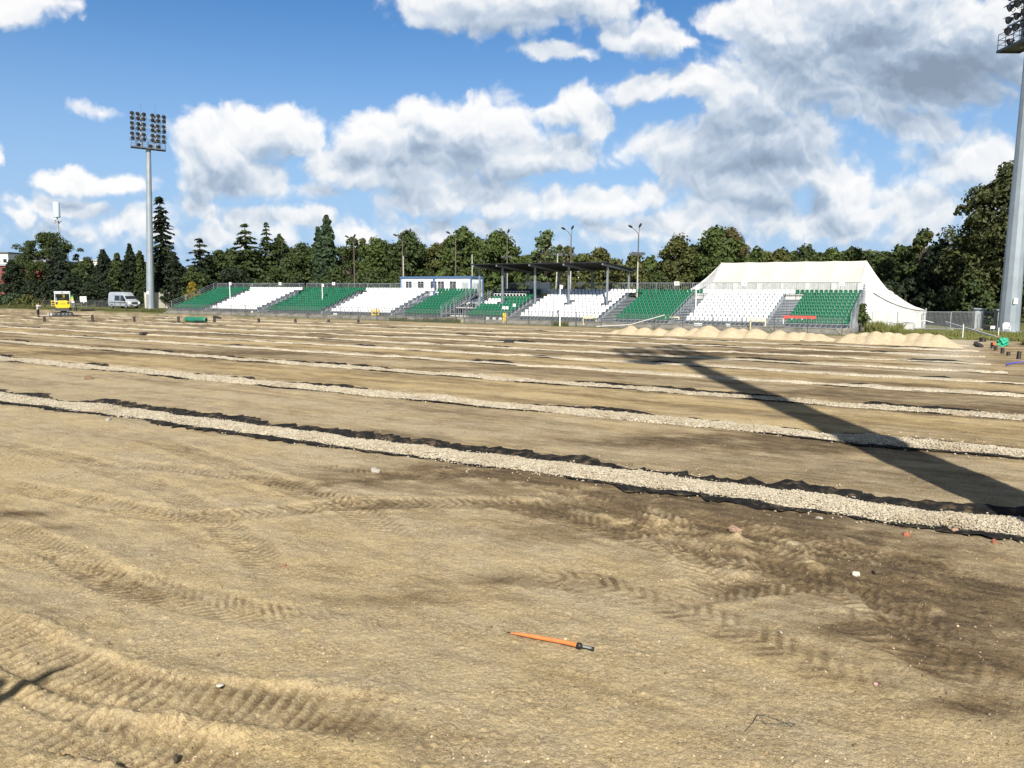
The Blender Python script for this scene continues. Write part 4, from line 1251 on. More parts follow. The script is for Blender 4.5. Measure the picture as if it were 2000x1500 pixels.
def thin_post(px, ytop, y, lb):
    t = Q(px, ytop, y)
    o = MB().tube([(0, 0, 0), (0, 0, t.z)], [.09, .06], 8).build('slim_post', M_pole_w, None, (t.x, t.y, 0)); tag(o, lb, 'post')
thin_post(787.5, 500, 103, 'short pale post just right of the lamp post at the left cabin')
thin_post(922, 497, 98, 'slim pale post behind the right end of the cabins')
o_t = Q(1088, 495, 93)
r_ = empty('slim_post', (o_t.x, o_t.y, 0), 'leaning pale post with two small floodlights behind the middle of the canopy', 'post')
MB().tube([(-.25, 0, 0), (.1, 0, o_t.z)], [.10, .06], 8).build('pole', M_pole_w, r_)
f = MB(); f.box((.42, -.1, o_t.z - .1), (.5, .25, .35)); f.box((-.32, -.1, o_t.z - .1), (.42, .25, .2)); f.bar((-.4, 0, o_t.z - .2), (.5, 0, o_t.z - .2), .05); f.build('floodlight', M_lamp, r_)

def antenna():
    t = Q(109.5, 395, 230); H = t.z
    root = empty('antenna_mast', (t.x, t.y, 0), 'tall thin antenna mast with a pale blue cylinder on top', 'antenna mast')
    k = 230 / FPX
    b = MB(); b.tube([(0, 0, 0), (0, 0, H - 29 * k)], [.35, .22], 8); b.build('pole', M_galv, root)
    b = MB(); b.lathe([(0, H - 29 * k), (5.6 * k, H - 28.5 * k), (5.8 * k, H - 27 * k), (5.8 * k, H - 1.2 * k), (5.2 * k, H), (0, H)], (0, 0, 0), 18); b.build('radome', mat('pale_blue_shell', (.46, .58, .68), .5, var=.05), root)
    for a in range(5):
        d = MB(); an = a * 1.257 + .4; c = Vector((math.cos(an) * 4.6 * k, math.sin(an) * 4.6 * k, H - (35 + (a % 2) * 3) * k))
        d.lathe([(2.0 * k, 0), (1.5 * k, .3), (0, .45)], c, 10, (math.cos(an), math.sin(an), 0)); d.bar(c, (0, 0, c.z), .18)
        d.build('dish', mat('dish_grey', (.32, .34, .36), .5), root)
antenna()

# ---------------------------------------------------------------- silver van
def van():
    p = P(243, 602.5)
    root = empty('parked_van', (p.x, p.y, 0.03), 'silver high roof van with a dark side window parked by the left mast', 'van', rot=-TH)
    body = mat('silver_paint', (.46, .49, .53), .35, .35, dirt=((.22, .20, .17), 1.2, .35))
    L, W, H = 5.9, 1.95, 2.68
    prof = [(-2.95, .45), (-2.98, 1.0), (-2.90, 2.35), (-2.70, 2.62), (-2.3, 2.68), (.75, 2.66), (1.15, 2.52), (2.02, 1.55), (2.15, 1.42), (2.72, 1.22), (2.92, .98), (2.95, .55), (2.88, .36), (-2.8, .36)]
    v, f = [], []
    def inset(z): return 0 if z < 1.25 else (z - 1.25) / 1.45 * .15
    n = len(prof)
    for s in (-1, 1):
        for (x, z) in prof: v.append((x, s * (W / 2 - inset(z) - (.12 if x > 2.85 else 0)), z))
    for i in range(n): f.append((i, (i + 1) % n, n + (i + 1) % n, n + i))
    f.append(tuple(range(n - 1, -1, -1))); f.append(tuple(range(n, 2 * n)))
    b = MB(); b.add(v, f); o = b.build('body', body, root)
    md = o.modifiers.new('bevel', 'BEVEL'); md.width = .07; md.segments = 3; md.limit_method = 'ANGLE'
    o.data.polygons.foreach_set('use_smooth', [True] * len(o.data.polygons))
    gl = M_glass
    def side(s, pts, name, m=gl, proud=.012):
        a = MB()
        q = [(x, s * (W / 2 - inset(z) + proud), z) for x, z in pts]
        q2 = [(x, y - s * .03, z) for x, y, z in q]
        k = len(q); a.add(q + q2, [tuple(range(k)), tuple(range(2 * k - 1, k - 1, -1))] + [(i, (i + 1) % k, k + (i + 1) % k, k + i) for i in range(k)])
        return a.build(name, m, root)
    for s in (-1, 1):
        side(s, [(-1.0, 1.32), (.25, 1.32), (.25, 2.12), (-1.0, 2.12)], 'side_window')
        side(s, [(.62, 1.30), (1.85, 1.30), (1.78, 1.55), (1.20, 2.14), (.62, 2.14)], 'door_window')
        side(s, [(-2.6, .95), (2.3, .95), (2.3, 1.03), (-2.6, 1.03)], 'rub_strip', M_galv_d, .02)
        for x in (-1.12, .42): side(s, [(x - .015, .45), (x + .015, .45), (x + .015, 2.3), (x - .015, 2.3)], 'door_seam', M_black, .014)
        m = MB(); m.box((1.80, s * (W / 2 + .16), 1.42), (.14, .24, .36)); m.bar((1.75, s * (W / 2 - .03), 1.3), (1.78, s * (W / 2 + .12), 1.36), .05); m.build('mirror', M_black, root)
    a = MB()
    for (x0, z0, x1, z1) in ((1.20, 2.38, 2.02, 1.555),):
        nx, nz = (z0 - z1), (x1 - x0); l = math.hypot(nx, nz); nx, nz = nx / l * .03, nz / l * .03
        a.add([(x0 + nx, -.76, z0 + nz), (x0 + nx, .76, z0 + nz), (x1 + nx, .86, z1 + nz), (x1 + nx, -.86, z1 + nz)], [(0, 3, 2, 1)])
    a.build('windscreen', gl, root)
    MB().box((2.93, 0, .92), (.08, 1.0, .26)).build('grille', M_black, root)
    MB().box((2.93, 0, .46), (.12, 1.72, .22)).build('bumper', M_galv_d, root)
    MB().box((2.995, 0, .50), (.03, .52, .12)).build('number_plate', M_white, root)
    for s in (-1, 1):
        h = MB(); h.prism([(2.58, 1.20), (2.94, 1.0), (2.955, .78), (2.62, .80)], (1, 0, 0), (0, 0, 1), (0, s, 0), (0, s * .60, 0), .34); h.build('headlight', mat('headlamp', (.75, .77, .78), .15), root)
    badge = MB().lathe([(0, .02), (.13, .02), (.13, 0)], (2.2, -W / 2 - .012, 1.08), 14, (0, -1, 0)).build('round_sticker', M_white, root)
    for x in (-1.95, 2.05):
        for s in (-1, 1):
            t = MB(); t.lathe([(.20, -.11), (.33, -.11), (.36, -.07), (.36, .07), (.33, .11), (.20, .11)], (x, s * .86, .36), 18, (0, 1, 0)); w_ = t.build('wheel', M_black, root)
            MB().lathe([(0, .09), (.12, .10), (.20, .115), (.21, .09)], (x, s * .86, .36), 14, (0, s, 0)).build('rim', M_galv, w_)
van()

# ---------------------------------------------------------------- mini excavator with its driver
def excavator():
    p = P(125, 618.5); g = gz(p)
    root = empty('mini_excavator', (p.x, p.y, g), 'yellow and grey mini excavator seen from behind on the far left', 'excavator', rot=R(27))
    yel = mat('machine_yellow', (.62, .44, .02), .4, var=.06, scale=3); dk = mat('machine_grey', (.055, .058, .062), .55); lt = mat('machine_light_grey', (.55, .57, .58), .45)
    rub = mat('rubber_track', (.03, .028, .026), .85, dirt=((.16, .12, .07), 4, .8))
    # undercarriage turned sideways to the house
    for y in (-.62, .62):
        t = MB()
        prof = [(1.15 * math.cos(a) if abs(math.cos(a)) < .0 else (.85 if math.cos(a) > 0 else -.85) + .26 * math.cos(a), .26 + .26 * math.sin(a)) for a in np.linspace(0, 2 * math.pi, 24, endpoint=False)]
        t.prism(prof, (1, 0, 0), (0, 0, 1), (0, 1, 0), (-.1, y - .17, 0), .34); to = t.build('track', rub, root)
        r = MB()
        for x in (-.95, -.45, 0, .4, .75): r.lathe([(0, .02), (.15, .02), (.17, -.01)], (x, y - .18, .26), 12, (0, -1, 0))
        r.build('roller', M_galv_d, to)
    MB().span((-.7, -.5, .2), (.55, .5, .55)).build('undercarriage', dk, root)
    b = MB(); b.span((-1.66, -.82, .08), (-1.58, .82, .50)); b.bar((-1.58, -.4, .3), (-.7, -.4, .35), .10); b.bar((-1.58, .4, .3), (-.7, .4, .35), .10); b.build('blade', lt, root)
    MB().lathe([(.34, .55), (.34, .72)], (0, 0, 0), 18).build('slew_ring', dk, root)
    h = MB(); h.prism([(-.86, -.55), (-.62, -.82), (.62, -.82), (.86, -.55), (.86, .85), (-.86, .85)], (1, 0, 0), (0, 1, 0), (0, 0, 1), (0, 0, .72), .34); h.build('house', dk, root)
    prof = [(-.62, 1.06), (.62, 1.06), (.80, 1.22), (.84, 1.60), (.80, 1.86), (.55, 1.90), (.45, 1.98), (-.45, 1.98), (-.55, 1.90), (-.80, 1.86), (-.84, 1.60), (-.80, 1.22)]
    c = MB(); c.prism(prof, (1, 0, 0), (0, 0, 1), (0, 1, 0), (0, -.90, 0), .62); co = c.build('engine_cover', yel, root)
    md = co.modifiers.new('bevel', 'BEVEL'); md.width = .05; md.segments = 2
    for x in (-.62, .62): MB().box((x, -.93, 1.70), (.22, .05, .30)).build('air_vent', dk, co)
    MB().box((0, -.93, 1.62), (.52, .04, .10)).build('badge', mat('dull_yellow', (.42, .32, .02), .5), co)
    cab = MB()
    for x in (-.80, .80):
        for y in (-.42, .85): cab.box((x, y, 2.40), (.08, .08, 1.10))
        cab.box((x, .2, 1.92), (.07, 1.2, .10))
    cab.box((0, -.42, 2.86), (1.6, .08, .12)); cab.box((0, .85, 2.86), (1.6, .08, .12))
    cab.build('cab_frame', lt, root)
    r = MB(); r.box((0, .22, 3.0), (1.76, 1.46, .20)); ro = r.build('roof', mat('cab_roof_white', (.50, .52, .55), .5), root)
    md = ro.modifiers.new('bevel', 'BEVEL'); md.width = .06; md.segments = 2
    MB().box((0, -.53, 2.99), (.12, .05, .08)).build('lamp', M_black, root)
    gm = bpy.data.materials.new('cab_glass'); gm.use_nodes = True
    NTg = gm.node_tree; NTg.nodes.clear(); NG = NT(NTg)
    mx = NG.n('ShaderNodeMixShader'); mx.inputs[0].default_value = .22
    tb = NG.n('ShaderNodeBsdfTransparent'); tb.inputs[0].default_value = (.62, .70, .72, 1)
    gb = NG.n('ShaderNodeBsdfGlossy'); gb.inputs['Roughness'].default_value = .05
    NTg.links.new(tb.outputs[0], mx.inputs[1]); NTg.links.new(gb.outputs[0], mx.inputs[2])
    ou = NG.n('ShaderNodeOutputMaterial'); NTg.links.new(mx.outputs[0], ou.inputs[0])
    MB().box((0, -.43, 2.40), (1.50, .02, .84)).build('rear_window', gm, root)
    for x in (-.81, .81): MB().box((x, .21, 2.40), (.02, 1.16, .84)).build('side_window', gm, root)
    MB().box((0, .06, 1.55), (.55, .5, .16)).box((0, -.22, 1.86), (.55, .12, .62)).build('seat', dk, root)
    bo = MB(); bo.bar((0, .95, 1.1), (0, 2.2, 2.55), .26, .22); bo.bar((0, 2.2, 2.55), (0, 3.0, 2.35), .22, .22); bo.build('boom', yel, root)
    ar = MB(); ar.bar((0, 3.0, 2.35), (0, 3.5, .9), .18, .18); ar.build('arm', yel, root)
    bk = MB(); bk.prism([(0, 0), (.1, .5), (.55, .55), (.65, .1), (.35, -.12)], (0, 1, 0), (0, 0, 1), (1, 0, 0), (-.35, 3.35, .35), .7); bk.build('bucket', dk, root)
    m3 = Matrix.Rotation(R(27), 3, 'Z')
    q = m3 @ Vector((-.08, .12, 0))
    person((p.x + q.x, p.y + q.y, g + .95), R(27) + math.pi, 'person in a beige shirt sitting at the controls inside the excavator cab',
           dict(STAND, pelvis=(0, 0, .78), waist=(0, 0, .92), chest=(0, -.02, 1.15), neck=(0, -.05, 1.31), head=(0, -.09, 1.44), shl=(-.19, -.02, 1.23), shr=(.19, -.02, 1.23),
                hipl=(-.10, -.05, .74), hipr=(.10, -.05, .74), knl=(-.14, -.44, .78), knr=(.14, -.44, .78), anl=(-.14, -.50, .36), anr=(.14, -.50, .36),
                ell=(-.27, -.12, .98), elr=(.27, -.12, .98), wrl=(-.25, -.36, 1.0), wrr=(.25, -.36, 1.0)), c_beige, c_dark, c_hair)
excavator()
# ---------------------------------------------------------------- fences, gates, poles, boards
def mesh_mat(name, col, cell, wire):
    m = bpy.data.materials.new(name); m.use_nodes = True; t = m.node_tree; N = NT(t)
    b = t.nodes['Principled BSDF']; b.inputs['Base Color'].default_value = (*col, 1); b.inputs['Roughness'].default_value = .5; b.inputs['Metallic'].default_value = .4
    sp = N.n('ShaderNodeSeparateXYZ'); t.links.new(N.n('ShaderNodeTexCoord').outputs['Object'], sp.inputs[0])
    def line(s): return N.m('LESS_THAN', N.m('FRACT', N.m('DIVIDE', s, cell)), wire / cell)
    t.links.new(N.m('MAXIMUM', line(sp.outputs[0]), line(sp.outputs[2])), b.inputs['Alpha'])
    return m
M_link = mesh_mat('chain_link', (.20, .21, .21), .06, .006)
M_heras = mesh_mat('welded_mesh', (.36, .38, .39), .10, .010)
M_yel = mat('yellow_paint', (.62, .42, .03), .5, var=.12, scale=4)
M_ylw = mat('faded_yellow_paint', (.62, .56, .34), .55, var=.12, scale=4)
def fence(a, b, h, step, label, cat_='fence', m=None, pm=None, group=None, top=True):
    a, b = Vector(a), Vector(b); d = b - a; L = d.length
    root = empty('wire_fence', a, label, cat_, group, math.atan2(d.y, d.x))
    post = MB().tube([(0, 0, -.1), (0, 0, h + .06)], .03, 6); first = None
    n = int(L / step)
    for k in range(n + 1):
        if first is None: first = o = post.build('post', pm or M_galv_d, root)
        else: o = link('post', first.data, root)
        o.location = (L * k / n, 0, 0)
    w = MB().add([(0, 0, .05), (L, 0, .05), (L, 0, h), (0, 0, h)], [(0, 1, 2, 3)])
    w.build('mesh', m or M_link, root)
    r = MB()
    for z in ((.08, h) if top else (.08,)): r.bar((0, .03, z), (L, .03, z), .025)
    r.build('rail', pm or M_galv_d, root)
fence(UN(-96, 65.5), UN(-47, 65.5), 1.35, 2.6, 'low wire fence in front of the left half of the stand')
fence(UN(-46, 65.5), UN(-9.5, 65.5), 1.35, 2.6, 'low wire fence in front of the right half of the stand')
a, b = P(150, 600.5), P(286, 602)
fence((a.x, a.y, 0), (b.x, b.y, 0), 1.25, 2.4, 'low wire fence in front of the silver van')
a, b = P(-60, 597), P(148, 600)
fence((a.x, a.y, 0), (b.x, b.y, 0), 1.2, 3.0, 'low wire fence by the overgrown bushes at far left')

def gate(px0, px1, yt, yb, label, m, slats, solid=False):
    a, b = P(px0, yb), P(px1, yb)
    a.z = b.z = 0
    d = b - a; W = d.length
    h = (yb - yt) / FPX * a.y
    root = empty('yellow_gate', a, label, 'gate', 'gates and frames along the pitch fence', math.atan2(d.y, d.x))
    for x in (0, W): MB().bar((x, 0, 0), (x, 0, h), .10).build('post', m, root)
    MB().bar((-.05, 0, h - .05), (W + .05, 0, h - .05), .09).build('top_rail', m, root)
    if slats:
        s = MB()
        for k in range(slats):
            z = .14 + (h - .35) * k / max(1, slats - 1)
            s.box((W / 2, -.01, z), (W - .1, .04, .10 if not solid else (h - .3) / slats * .92))
        s.build('slats', m, root)
gate(63, 72.5, 586, 596, 'small yellow gate beside the bushes at the far left', M_yel, 4, True)
gate(101, 112, 587, 598.5, 'yellow gate just left of the excavator', M_yel, 3)
gate(352, 358.5, 593, 608, 'narrow orange yellow gate left of the advertising boards', M_yel, 4)
gate(451.5, 467, 597, 613.5, 'pale frame beside the white pole at the leftmost white seats', M_ylw, 1)
gate(574.5, 587, 600.5, 617, 'yellow gate in front of the wide green seat block', M_yel, 2)
gate(727, 740, 604, 624, 'yellow slatted gate in front of the white seats below the cabins', M_yel, 5)
gate(983, 988.5, 611.5, 632.5, 'narrow yellow gate seen edge on by the canopy stairway', M_yel, 6, True)
gate(1139, 1164, 617, 637.5, 'yellow goal shaped frame under the canopy white seats', M_ylw, 2)
gate(1299, 1325, 618.5, 641, 'pale yellow frame between the green block and the tent stairs', M_ylw, 1)
gate(1465, 1494, 622, 648, 'yellow frame standing behind the sand heap', M_ylw, 2)

for px, yt, yb, lb in ((326.5, 568, 602, 'white pole beside the beige container'), (451, 551, 613, 'white pole in front of the leftmost white seats'), (631, 554, 617.5, 'white pole in front of the wide green seats'),
                       (1093.5, 556, 637, 'white pole in front of the white seats under the canopy'), (1357.5, 557, 642, 'white pole in front of the white seats by the tent')):
    p = P(px, yb); t = Q(px, yt, p.y)
    root = empty('white_pole', (p.x, p.y, 0), lb, 'pole', 'white poles along the pitch edge')
    MB().tube([(0, 0, -.1), (0, 0, t.z)], [.075, .055], 8).build('shaft', M_white, root)
    if px > 400: MB().box((.13, -.02, t.z - .22), (.22, .14, .34)).build('box', M_white, root)

def board(p, w, h, lean, label, m, z0=0.0, rot=-TH, name='advertising_board', group='advertising boards leaning by the left seats'):
    root = empty(name, (p.x, p.y, z0), label, 'board', group, rot)
    k = math.tan(lean)
    MB().prism([(0, 0), (w, 0), (w - k * h * .25, h), (k * h, h)], (1, 0, 0), (0, .25, 1), (0, 1, 0), (0, 0, 0), .04).build('panel', m, root)
    return root
m_red = mat('red_print', (.55, .08, .07), .6)
p = P(364, 608); rb = board(p, 3.9, 1.75, .35, 'red advertising board with white brush letters, rearmost of the leaning boards', m_red)
s = MB()
for k, (x0, z0, x1, z1) in enumerate(((.9, .5, 1.2, 1.3), (1.2, 1.3, 1.5, .7), (1.5, .7, 1.8, 1.4), (1.95, .6, 2.15, 1.3), (2.15, 1.3, 2.5, 1.2), (2.6, .7, 2.9, 1.4), (2.9, 1.4, 3.2, .8))): s.bar((x0, -.03 + z0 * .25, z0), (x1, -.03 + z1 * .25, z1), .05, .16)
s.prism([(2.9, .3), (3.75, .3), (3.6, 1.65), (3.2, 1.65)], (1, 0, 0), (0, .25, 1), (0, 1, 0), (0, -.012, 0), .01)
s.build('lettering', M_white, rb)
p = P(365.5, 610.5); wb = board(p, 2.75, 1.08, .22, 'white advertising board with a dark round emblem leaning on the red one', M_white)
s = MB()
for a in np.linspace(.6, 5.2, 12): s.box((.62 + .26 * math.cos(a), .12 - .03, .52 + .28 * math.sin(a)), (.10, .02, .10))
s.bar((.62, .10, .5), (.86, .12, .66), .03, .08); s.build('emblem', M_num, wb)
s = MB()
for k, (z, w_) in enumerate(((.78, .9), (.52, 1.1), (.30, 1.2))): s.box((1.75, z * .25 - .03, z), (w_, .01, .06))
s.build('print', mat('grey_print', (.30, .31, .32), .7), wb)
p = P(395, 607.5); wc = board(p, 2.2, 1.05, .02, 'white advertising board with grey capital letters, rightmost of the leaning boards', M_white)
letters('RENTAL', .48, M_num, 'lettering', wc, (1.25, .10, .52), (math.pi / 2 - .245, 0, 0))
MB().box((.14, .09, .52), (.22, .01, .8)).build('red_stripe', m_red, wc)

def sign(px0, px1, y0, y1, ybase, label, name='information_board', col=None):
    a = P((px0 + px1) / 2, ybase); k = a.y / FPX
    w, h = (px1 - px0) * k, (y1 - y0) * k; zc = Q(px0, (y0 + y1) / 2, a.y).z
    root = empty(name, (a.x, a.y, 0), label, 'sign', rot=-R(4))
    MB().box((0, 0, zc), (w, .05, h)).build('panel', col or M_white, root)
    for x in (-w * .36, w * .36): MB().bar((x, .06, 0), (x, .06, zc + h * .4), .05).build('post', M_galv, root)
    return root, w, h, zc
rt, w, h, zc = sign(157, 170.5, 579, 590, 600.5, 'white information board on two posts right of the excavator')
MB().box((0, -.03, zc + h * .13), (w * .62, .01, h * .07)).build('print', M_num, rt)
MB().box((.05, -.0, zc - h * .58), (w * .16, .05, h * .18)).build('tag', M_white, rt)
rt, w, h, zc = sign(138.5, 144.5, 578, 587, 600.5, 'small green and yellow sign just right of the excavator cab', 'warning_sign', mat('sign_yellow', (.72, .66, .10), .5))
MB().box((0, -.035, zc + h * .34), (w * .95, .03, h * .4)).build('green_field', mat('sign_green', (.02, .26, .10), .5), rt)
MB().box((0, -.035, zc - h * .12), (w * .7, .03, h * .14)).build('dark_mark', M_black, rt)
sign(107.5, 112.5, 581, 591, 600, 'small white sign just left of the excavator cab', 'notice_sign')
sign(140.5, 146, 588, 591.5, 601, 'low white plate right of the excavator tracks', 'notice_sign')
sign(1933.5, 1942, 636.5, 642, 652, 'small white sign on sticks before the right hand mast', 'notice_sign')

# containers, cabin and bins at the left
def container(px0, px1, yt, yb, depth, label, m, name, cat_, ribs=0, rot=-TH, roof=None, z0=0):
    a = P(px0, yb); b_ = Vector((P(px1, yb).x, a.y, 0))
    d = ray((px0 + px1) / 2, 570); k = a.y / FPX
    w = (px1 - px0) * k / (math.cos(rot) + math.sin(-rot) * -(d.x / d.y)) ; h = (yb - yt) * k
    root = empty(name, (a.x, a.y, z0), label, cat_, rot=rot)
    MB().span((0, 0, .05), (w, depth, h)).build('body', m, root)
    t = MB()
    for x in (0, w):
        for y in (0, depth): t.box((x, y, h / 2), (.10, .10, h))
    for y in (-.01, depth + .01): t.box((w / 2, y, h - .05), (w, .08, .10)); t.box((w / 2, y, .08), (w, .08, .12))
    for kx in range(ribs): t.box(((kx + .5) * w / ribs, -.015, h / 2), (.05, .04, h - .3))
    t.build('frame', roof or m, root)
    return root, w, h
m_bei = mat('beige_sheet', (.56, .53, .43), .6, var=.08, scale=1, dirt=((.25, .22, .17), 1.0, .35))
container(284, 322, 571.5, 602, 2.5, 'beige site container half hidden by the left mast', m_bei, 'site_container', 'container', 6)
r_, w, h = container(329, 353.5, 571.5, 598, 2.4, 'pale trailer with dark shelf lines left of the green seats', mat('pale_sheet', (.50, .51, .49), .6, var=.08), 'site_trailer', 'trailer', 0)
s = MB()
for z in (h * .75, h * .55, h * .35): s.box((w / 2, -.03, z), (w * .9, .03, .05))
s.box((w * .80, -.035, h * .5), (.06, .03, h * .8)); s.build('shelf', M_galv_d, r_)
m_bl = mat('blue_plastic', (.012, .085, .26), .5, var=.1, scale=2)
def toilet(px, yt, yb, label, w=1.15):
    p = P(px, yb); h = (yb - yt) * p.y / FPX
    root = empty('portable_toilet', (p.x, p.y, 0), label, 'toilet cabin', 'blue toilet cabins', -TH)
    MB().span((-w / 2, 0, .1), (w / 2, 1.15, h * .9)).build('shell', m_bl, root)
    r = MB(); r.prism([(-w / 2 - .04, h * .9), (w / 2 + .04, h * .9), (w / 2 - .1, h), (-w / 2 + .1, h)], (1, 0, 0), (0, 0, 1), (0, 1, 0), (0, -.04, 0), 1.23); r.build('roof', mat('pale_roof', (.42, .50, .58), .5), root)
    d = MB().box((0, -.02, h * .48), (w * .78, .04, h * .74)).build('door', mat('door_blue', (.03, .13, .34), .5), root)
    MB().box((w * .25, -.05, h * .5), (.06, .04, .14)).build('handle', M_white, d)
    MB().box((0, -.045, h * .76), (w * .4, .02, .22)).build('label', M_white, d)
toilet(309, 582, 601, 'left one of two blue toilet cabins beside the mast')
toilet(319.5, 582.5, 600.5, 'right one of two blue toilet cabins beside the mast', 1.3)
container(357, 376, 573, 590, 2.4, 'blue skip container behind the far left green seats', m_bl, 'blue_skip', 'skip', 4)
r_, w, h = container(270.5, 278.5, 581, 594, .8, 'small pale green box cabinet right of the silver van', mat('pale_green_panel', (.24, .40, .32), .6, var=.15, scale=2), 'cabinet', 'cabinet', 0, 0.0)
MB().box((w / 2, -.04, h * .72), (w * .5, .03, h * .2)).build('screen', M_black, r_)

# red brick buildings and white houses beyond the trees on the left
def house(px0, px1, yt, y, dep, label, m, roofm, wins, name='building'):
    a, b_ = Q(px0, yt, y), Q(px1, yt, y)
    w, h = b_.x - a.x, a.z
    root = empty(name, (a.x, y, 0), label, 'building')
    MB().span((0, 0, -.2), (w, dep, h)).build('wall', m, root)
    MB().span((-.4, -.4, h), (w + .4, dep + .4, h + .5)).build('roof', roofm, root)
    for k in range(wins):
        x = w * (k + .5) / wins
        for z in (h - 2.6, h - 6.0):
            if z < 1: continue
            fo = MB().box((x, -.02, z), (1.5, .08, 1.5)).build('window', M_white, root)
            MB().box((x, -.06, z), (1.25, .06, 1.25)).build('pane', M_glass, fo)
m_brk = mat('red_brick', (.20, .055, .05), .85, var=.2, scale=.7)
house(-70, 10, 519, 200, 14, 'red brick building at the left edge behind the dark hedge', m_brk, mat('grey_roof', (.30, .31, .32), .7), 0)
house(42, 88, 512, 205, 16, 'red brick building below the antenna mast, partly hidden by trees', m_brk, mat('grey_roof_felt', (.30, .31, .32), .7), 0)
house(-60, 15, 495, 280, 20, 'white tower block at the left edge above the brick building', mat('white_render', (.62, .62, .58), .8, var=.05), mat('dark_roof', (.10, .10, .10), .7), 6)
house(150, 196, 510, 300, 18, 'white house peeping out between the bushes left of the conifers', mat('pale_render', (.60, .58, .54), .8, var=.06), mat('pale_roof_sheet', (.4, .38, .36), .7), 5)
house(1030, 1260, 534, 240, 20, 'pale apartment building glimpsed between the trees behind the canopy', mat('cream_render', (.62, .60, .56), .8, var=.06), mat('grey_roof_sheet', (.36, .35, .34), .7), 12)

# ---------------------------------------------------------------- things lying about on the pitch
m_sand = bpy.data.materials.new('heaped_sand'); m_sand.use_nodes = True
def _sand():
    N = NT(m_sand.node_tree); b = m_sand.node_tree.nodes['Principled BSDF']
    tc = N.n('ShaderNodeTexCoord').outputs['Object']
    st = N.noise(N.v('MULTIPLY', tc, (1.6, 1.6, .35)), 3.0, 6, .62)
    c = N.mix(N.ramp(st, .3, .7), (.40, .325, .215), (.48, .395, .27))
    d = N.ramp(N.noise(tc, 5.5, 4, .6), .66, .74, 0, .55)
    c = N.mix(d, c, (.25, .18, .10))
    m_sand.node_tree.links.new(c, b.inputs['Base Color']); b.inputs['Roughness'].default_value = .95; b.inputs['Specular IOR Level'].default_value = .1
    bp = N.n('ShaderNodeBump'); bp.inputs['Strength'].default_value = .5; bp.inputs['Distance'].default_value = .05
    m_sand.node_tree.links.new(N.noise(tc, 12, 5, .65), bp.inputs['Height']); m_sand.node_tree.links.new(bp.outputs[0], b.inputs['Normal'])
_sand()
def heap(n0, peaks, label):
    g = np.random.default_rng(len(peaks))
    pk = []
    for px, py, dn in peaks:
        d = ray(px, py); q = (n0 + dn) / (d.x * EN.x + d.y * EN.y)
        pk.append((d.x * q, d.y * q, HC + d.z * q))
    us = [p[0] * EU.x + p[1] * EU.y for p in pk]
    U = np.arange(min(us) - 3.2, max(us) + 3.2, .10); Nn = np.arange(n0 - 3.2, n0 + 3.4, .10)
    A, B = np.meshgrid(U, Nn)
    X, Y = A * EU.x + B * EN.x, A * EU.y + B * EN.y
    Z = np.full(X.shape, -.6)
    wx, wy = X + .22 * fbm(X * .9, Y * .9, 3, .5, 131), Y + .22 * fbm(X * .9 + 7, Y * .9, 3, .5, 133)
    for (x, y, z) in pk:
        d = np.hypot(wx - x, wy - y)
        Z = np.maximum(Z, (z + .06) - .64 * np.sqrt(d * d + .10) )
    # fill the saddles between neighbouring tips
    for p, q in zip(pk[:-1], pk[1:]):
        for t in (.25, .5, .75):
            x, y = p[0] + (q[0] - p[0]) * t, p[1] + (q[1] - p[1]) * t
            z = min(p[2], q[2]) - .06 - .20 * math.hypot(q[0] - p[0], q[1] - p[1]) / 3
            Z = np.maximum(Z, z - .64 * np.sqrt((wx - x) ** 2 + (wy - y) ** 2 + .12))
    Z = Z + .025 * fbm(X * 1.7, Y * 1.7, 4, .6, 135)
    base = ground_z(X.ravel(), Y.ravel()).reshape(X.shape)
    foot = 1.0 * 0
    Z = np.maximum(Z, base - .12)
    nu = X.shape[1]
    a = np.arange(X.shape[0] - 1)[:, None] * nu + np.arange(nu - 1)[None]
    f = np.stack([a, a + 1, a + nu + 1, a + nu], -1).reshape(-1, 4)
    above = (Z > base - .11).ravel()
    f = f[above[f].any(1)]
    c = UN((min(us) + max(us)) / 2, n0)
    V = np.stack([X, Y, Z], -1).reshape(-1, 3) - np.array(c)
    me = np_mesh('sand_heap', V, f, True); me.materials.append(m_sand)
    tag(link('sand_heap', me, None, c), label, 'sand heap', 'sand heaps in front of the stand')
heap(58.6, [(1160, 650, -.2), (1185, 647, -.4), (1208, 641, 0), (1232, 632.5, .2), (1260, 636, 0), (1290, 637.5, .1), (1326, 635.5, 0), (1358, 637, .1), (1384, 631.8, .2), (1428, 636.2, 0), (1450, 638, .1), (1476, 638.2, 0), (1522, 641, .1), (1550, 644, -.1), (1568, 644.5, 0), (1586, 646.5, -.2), (1602, 648, -.1), (1618, 655, -.3)],
     'long pale sand heap with many rounded tips in front of the seats')
heap(57.2, [(1666, 647, .3), (1690, 645, .3), (1712, 642.8, .2), (1736, 644, .1), (1754, 646, 0), (1786, 645.8, 0), (1810, 646.5, -.2), (1832, 649, -.4), (1850, 661, -.9)],
     'shorter pale sand heap on the right in front of the tent')

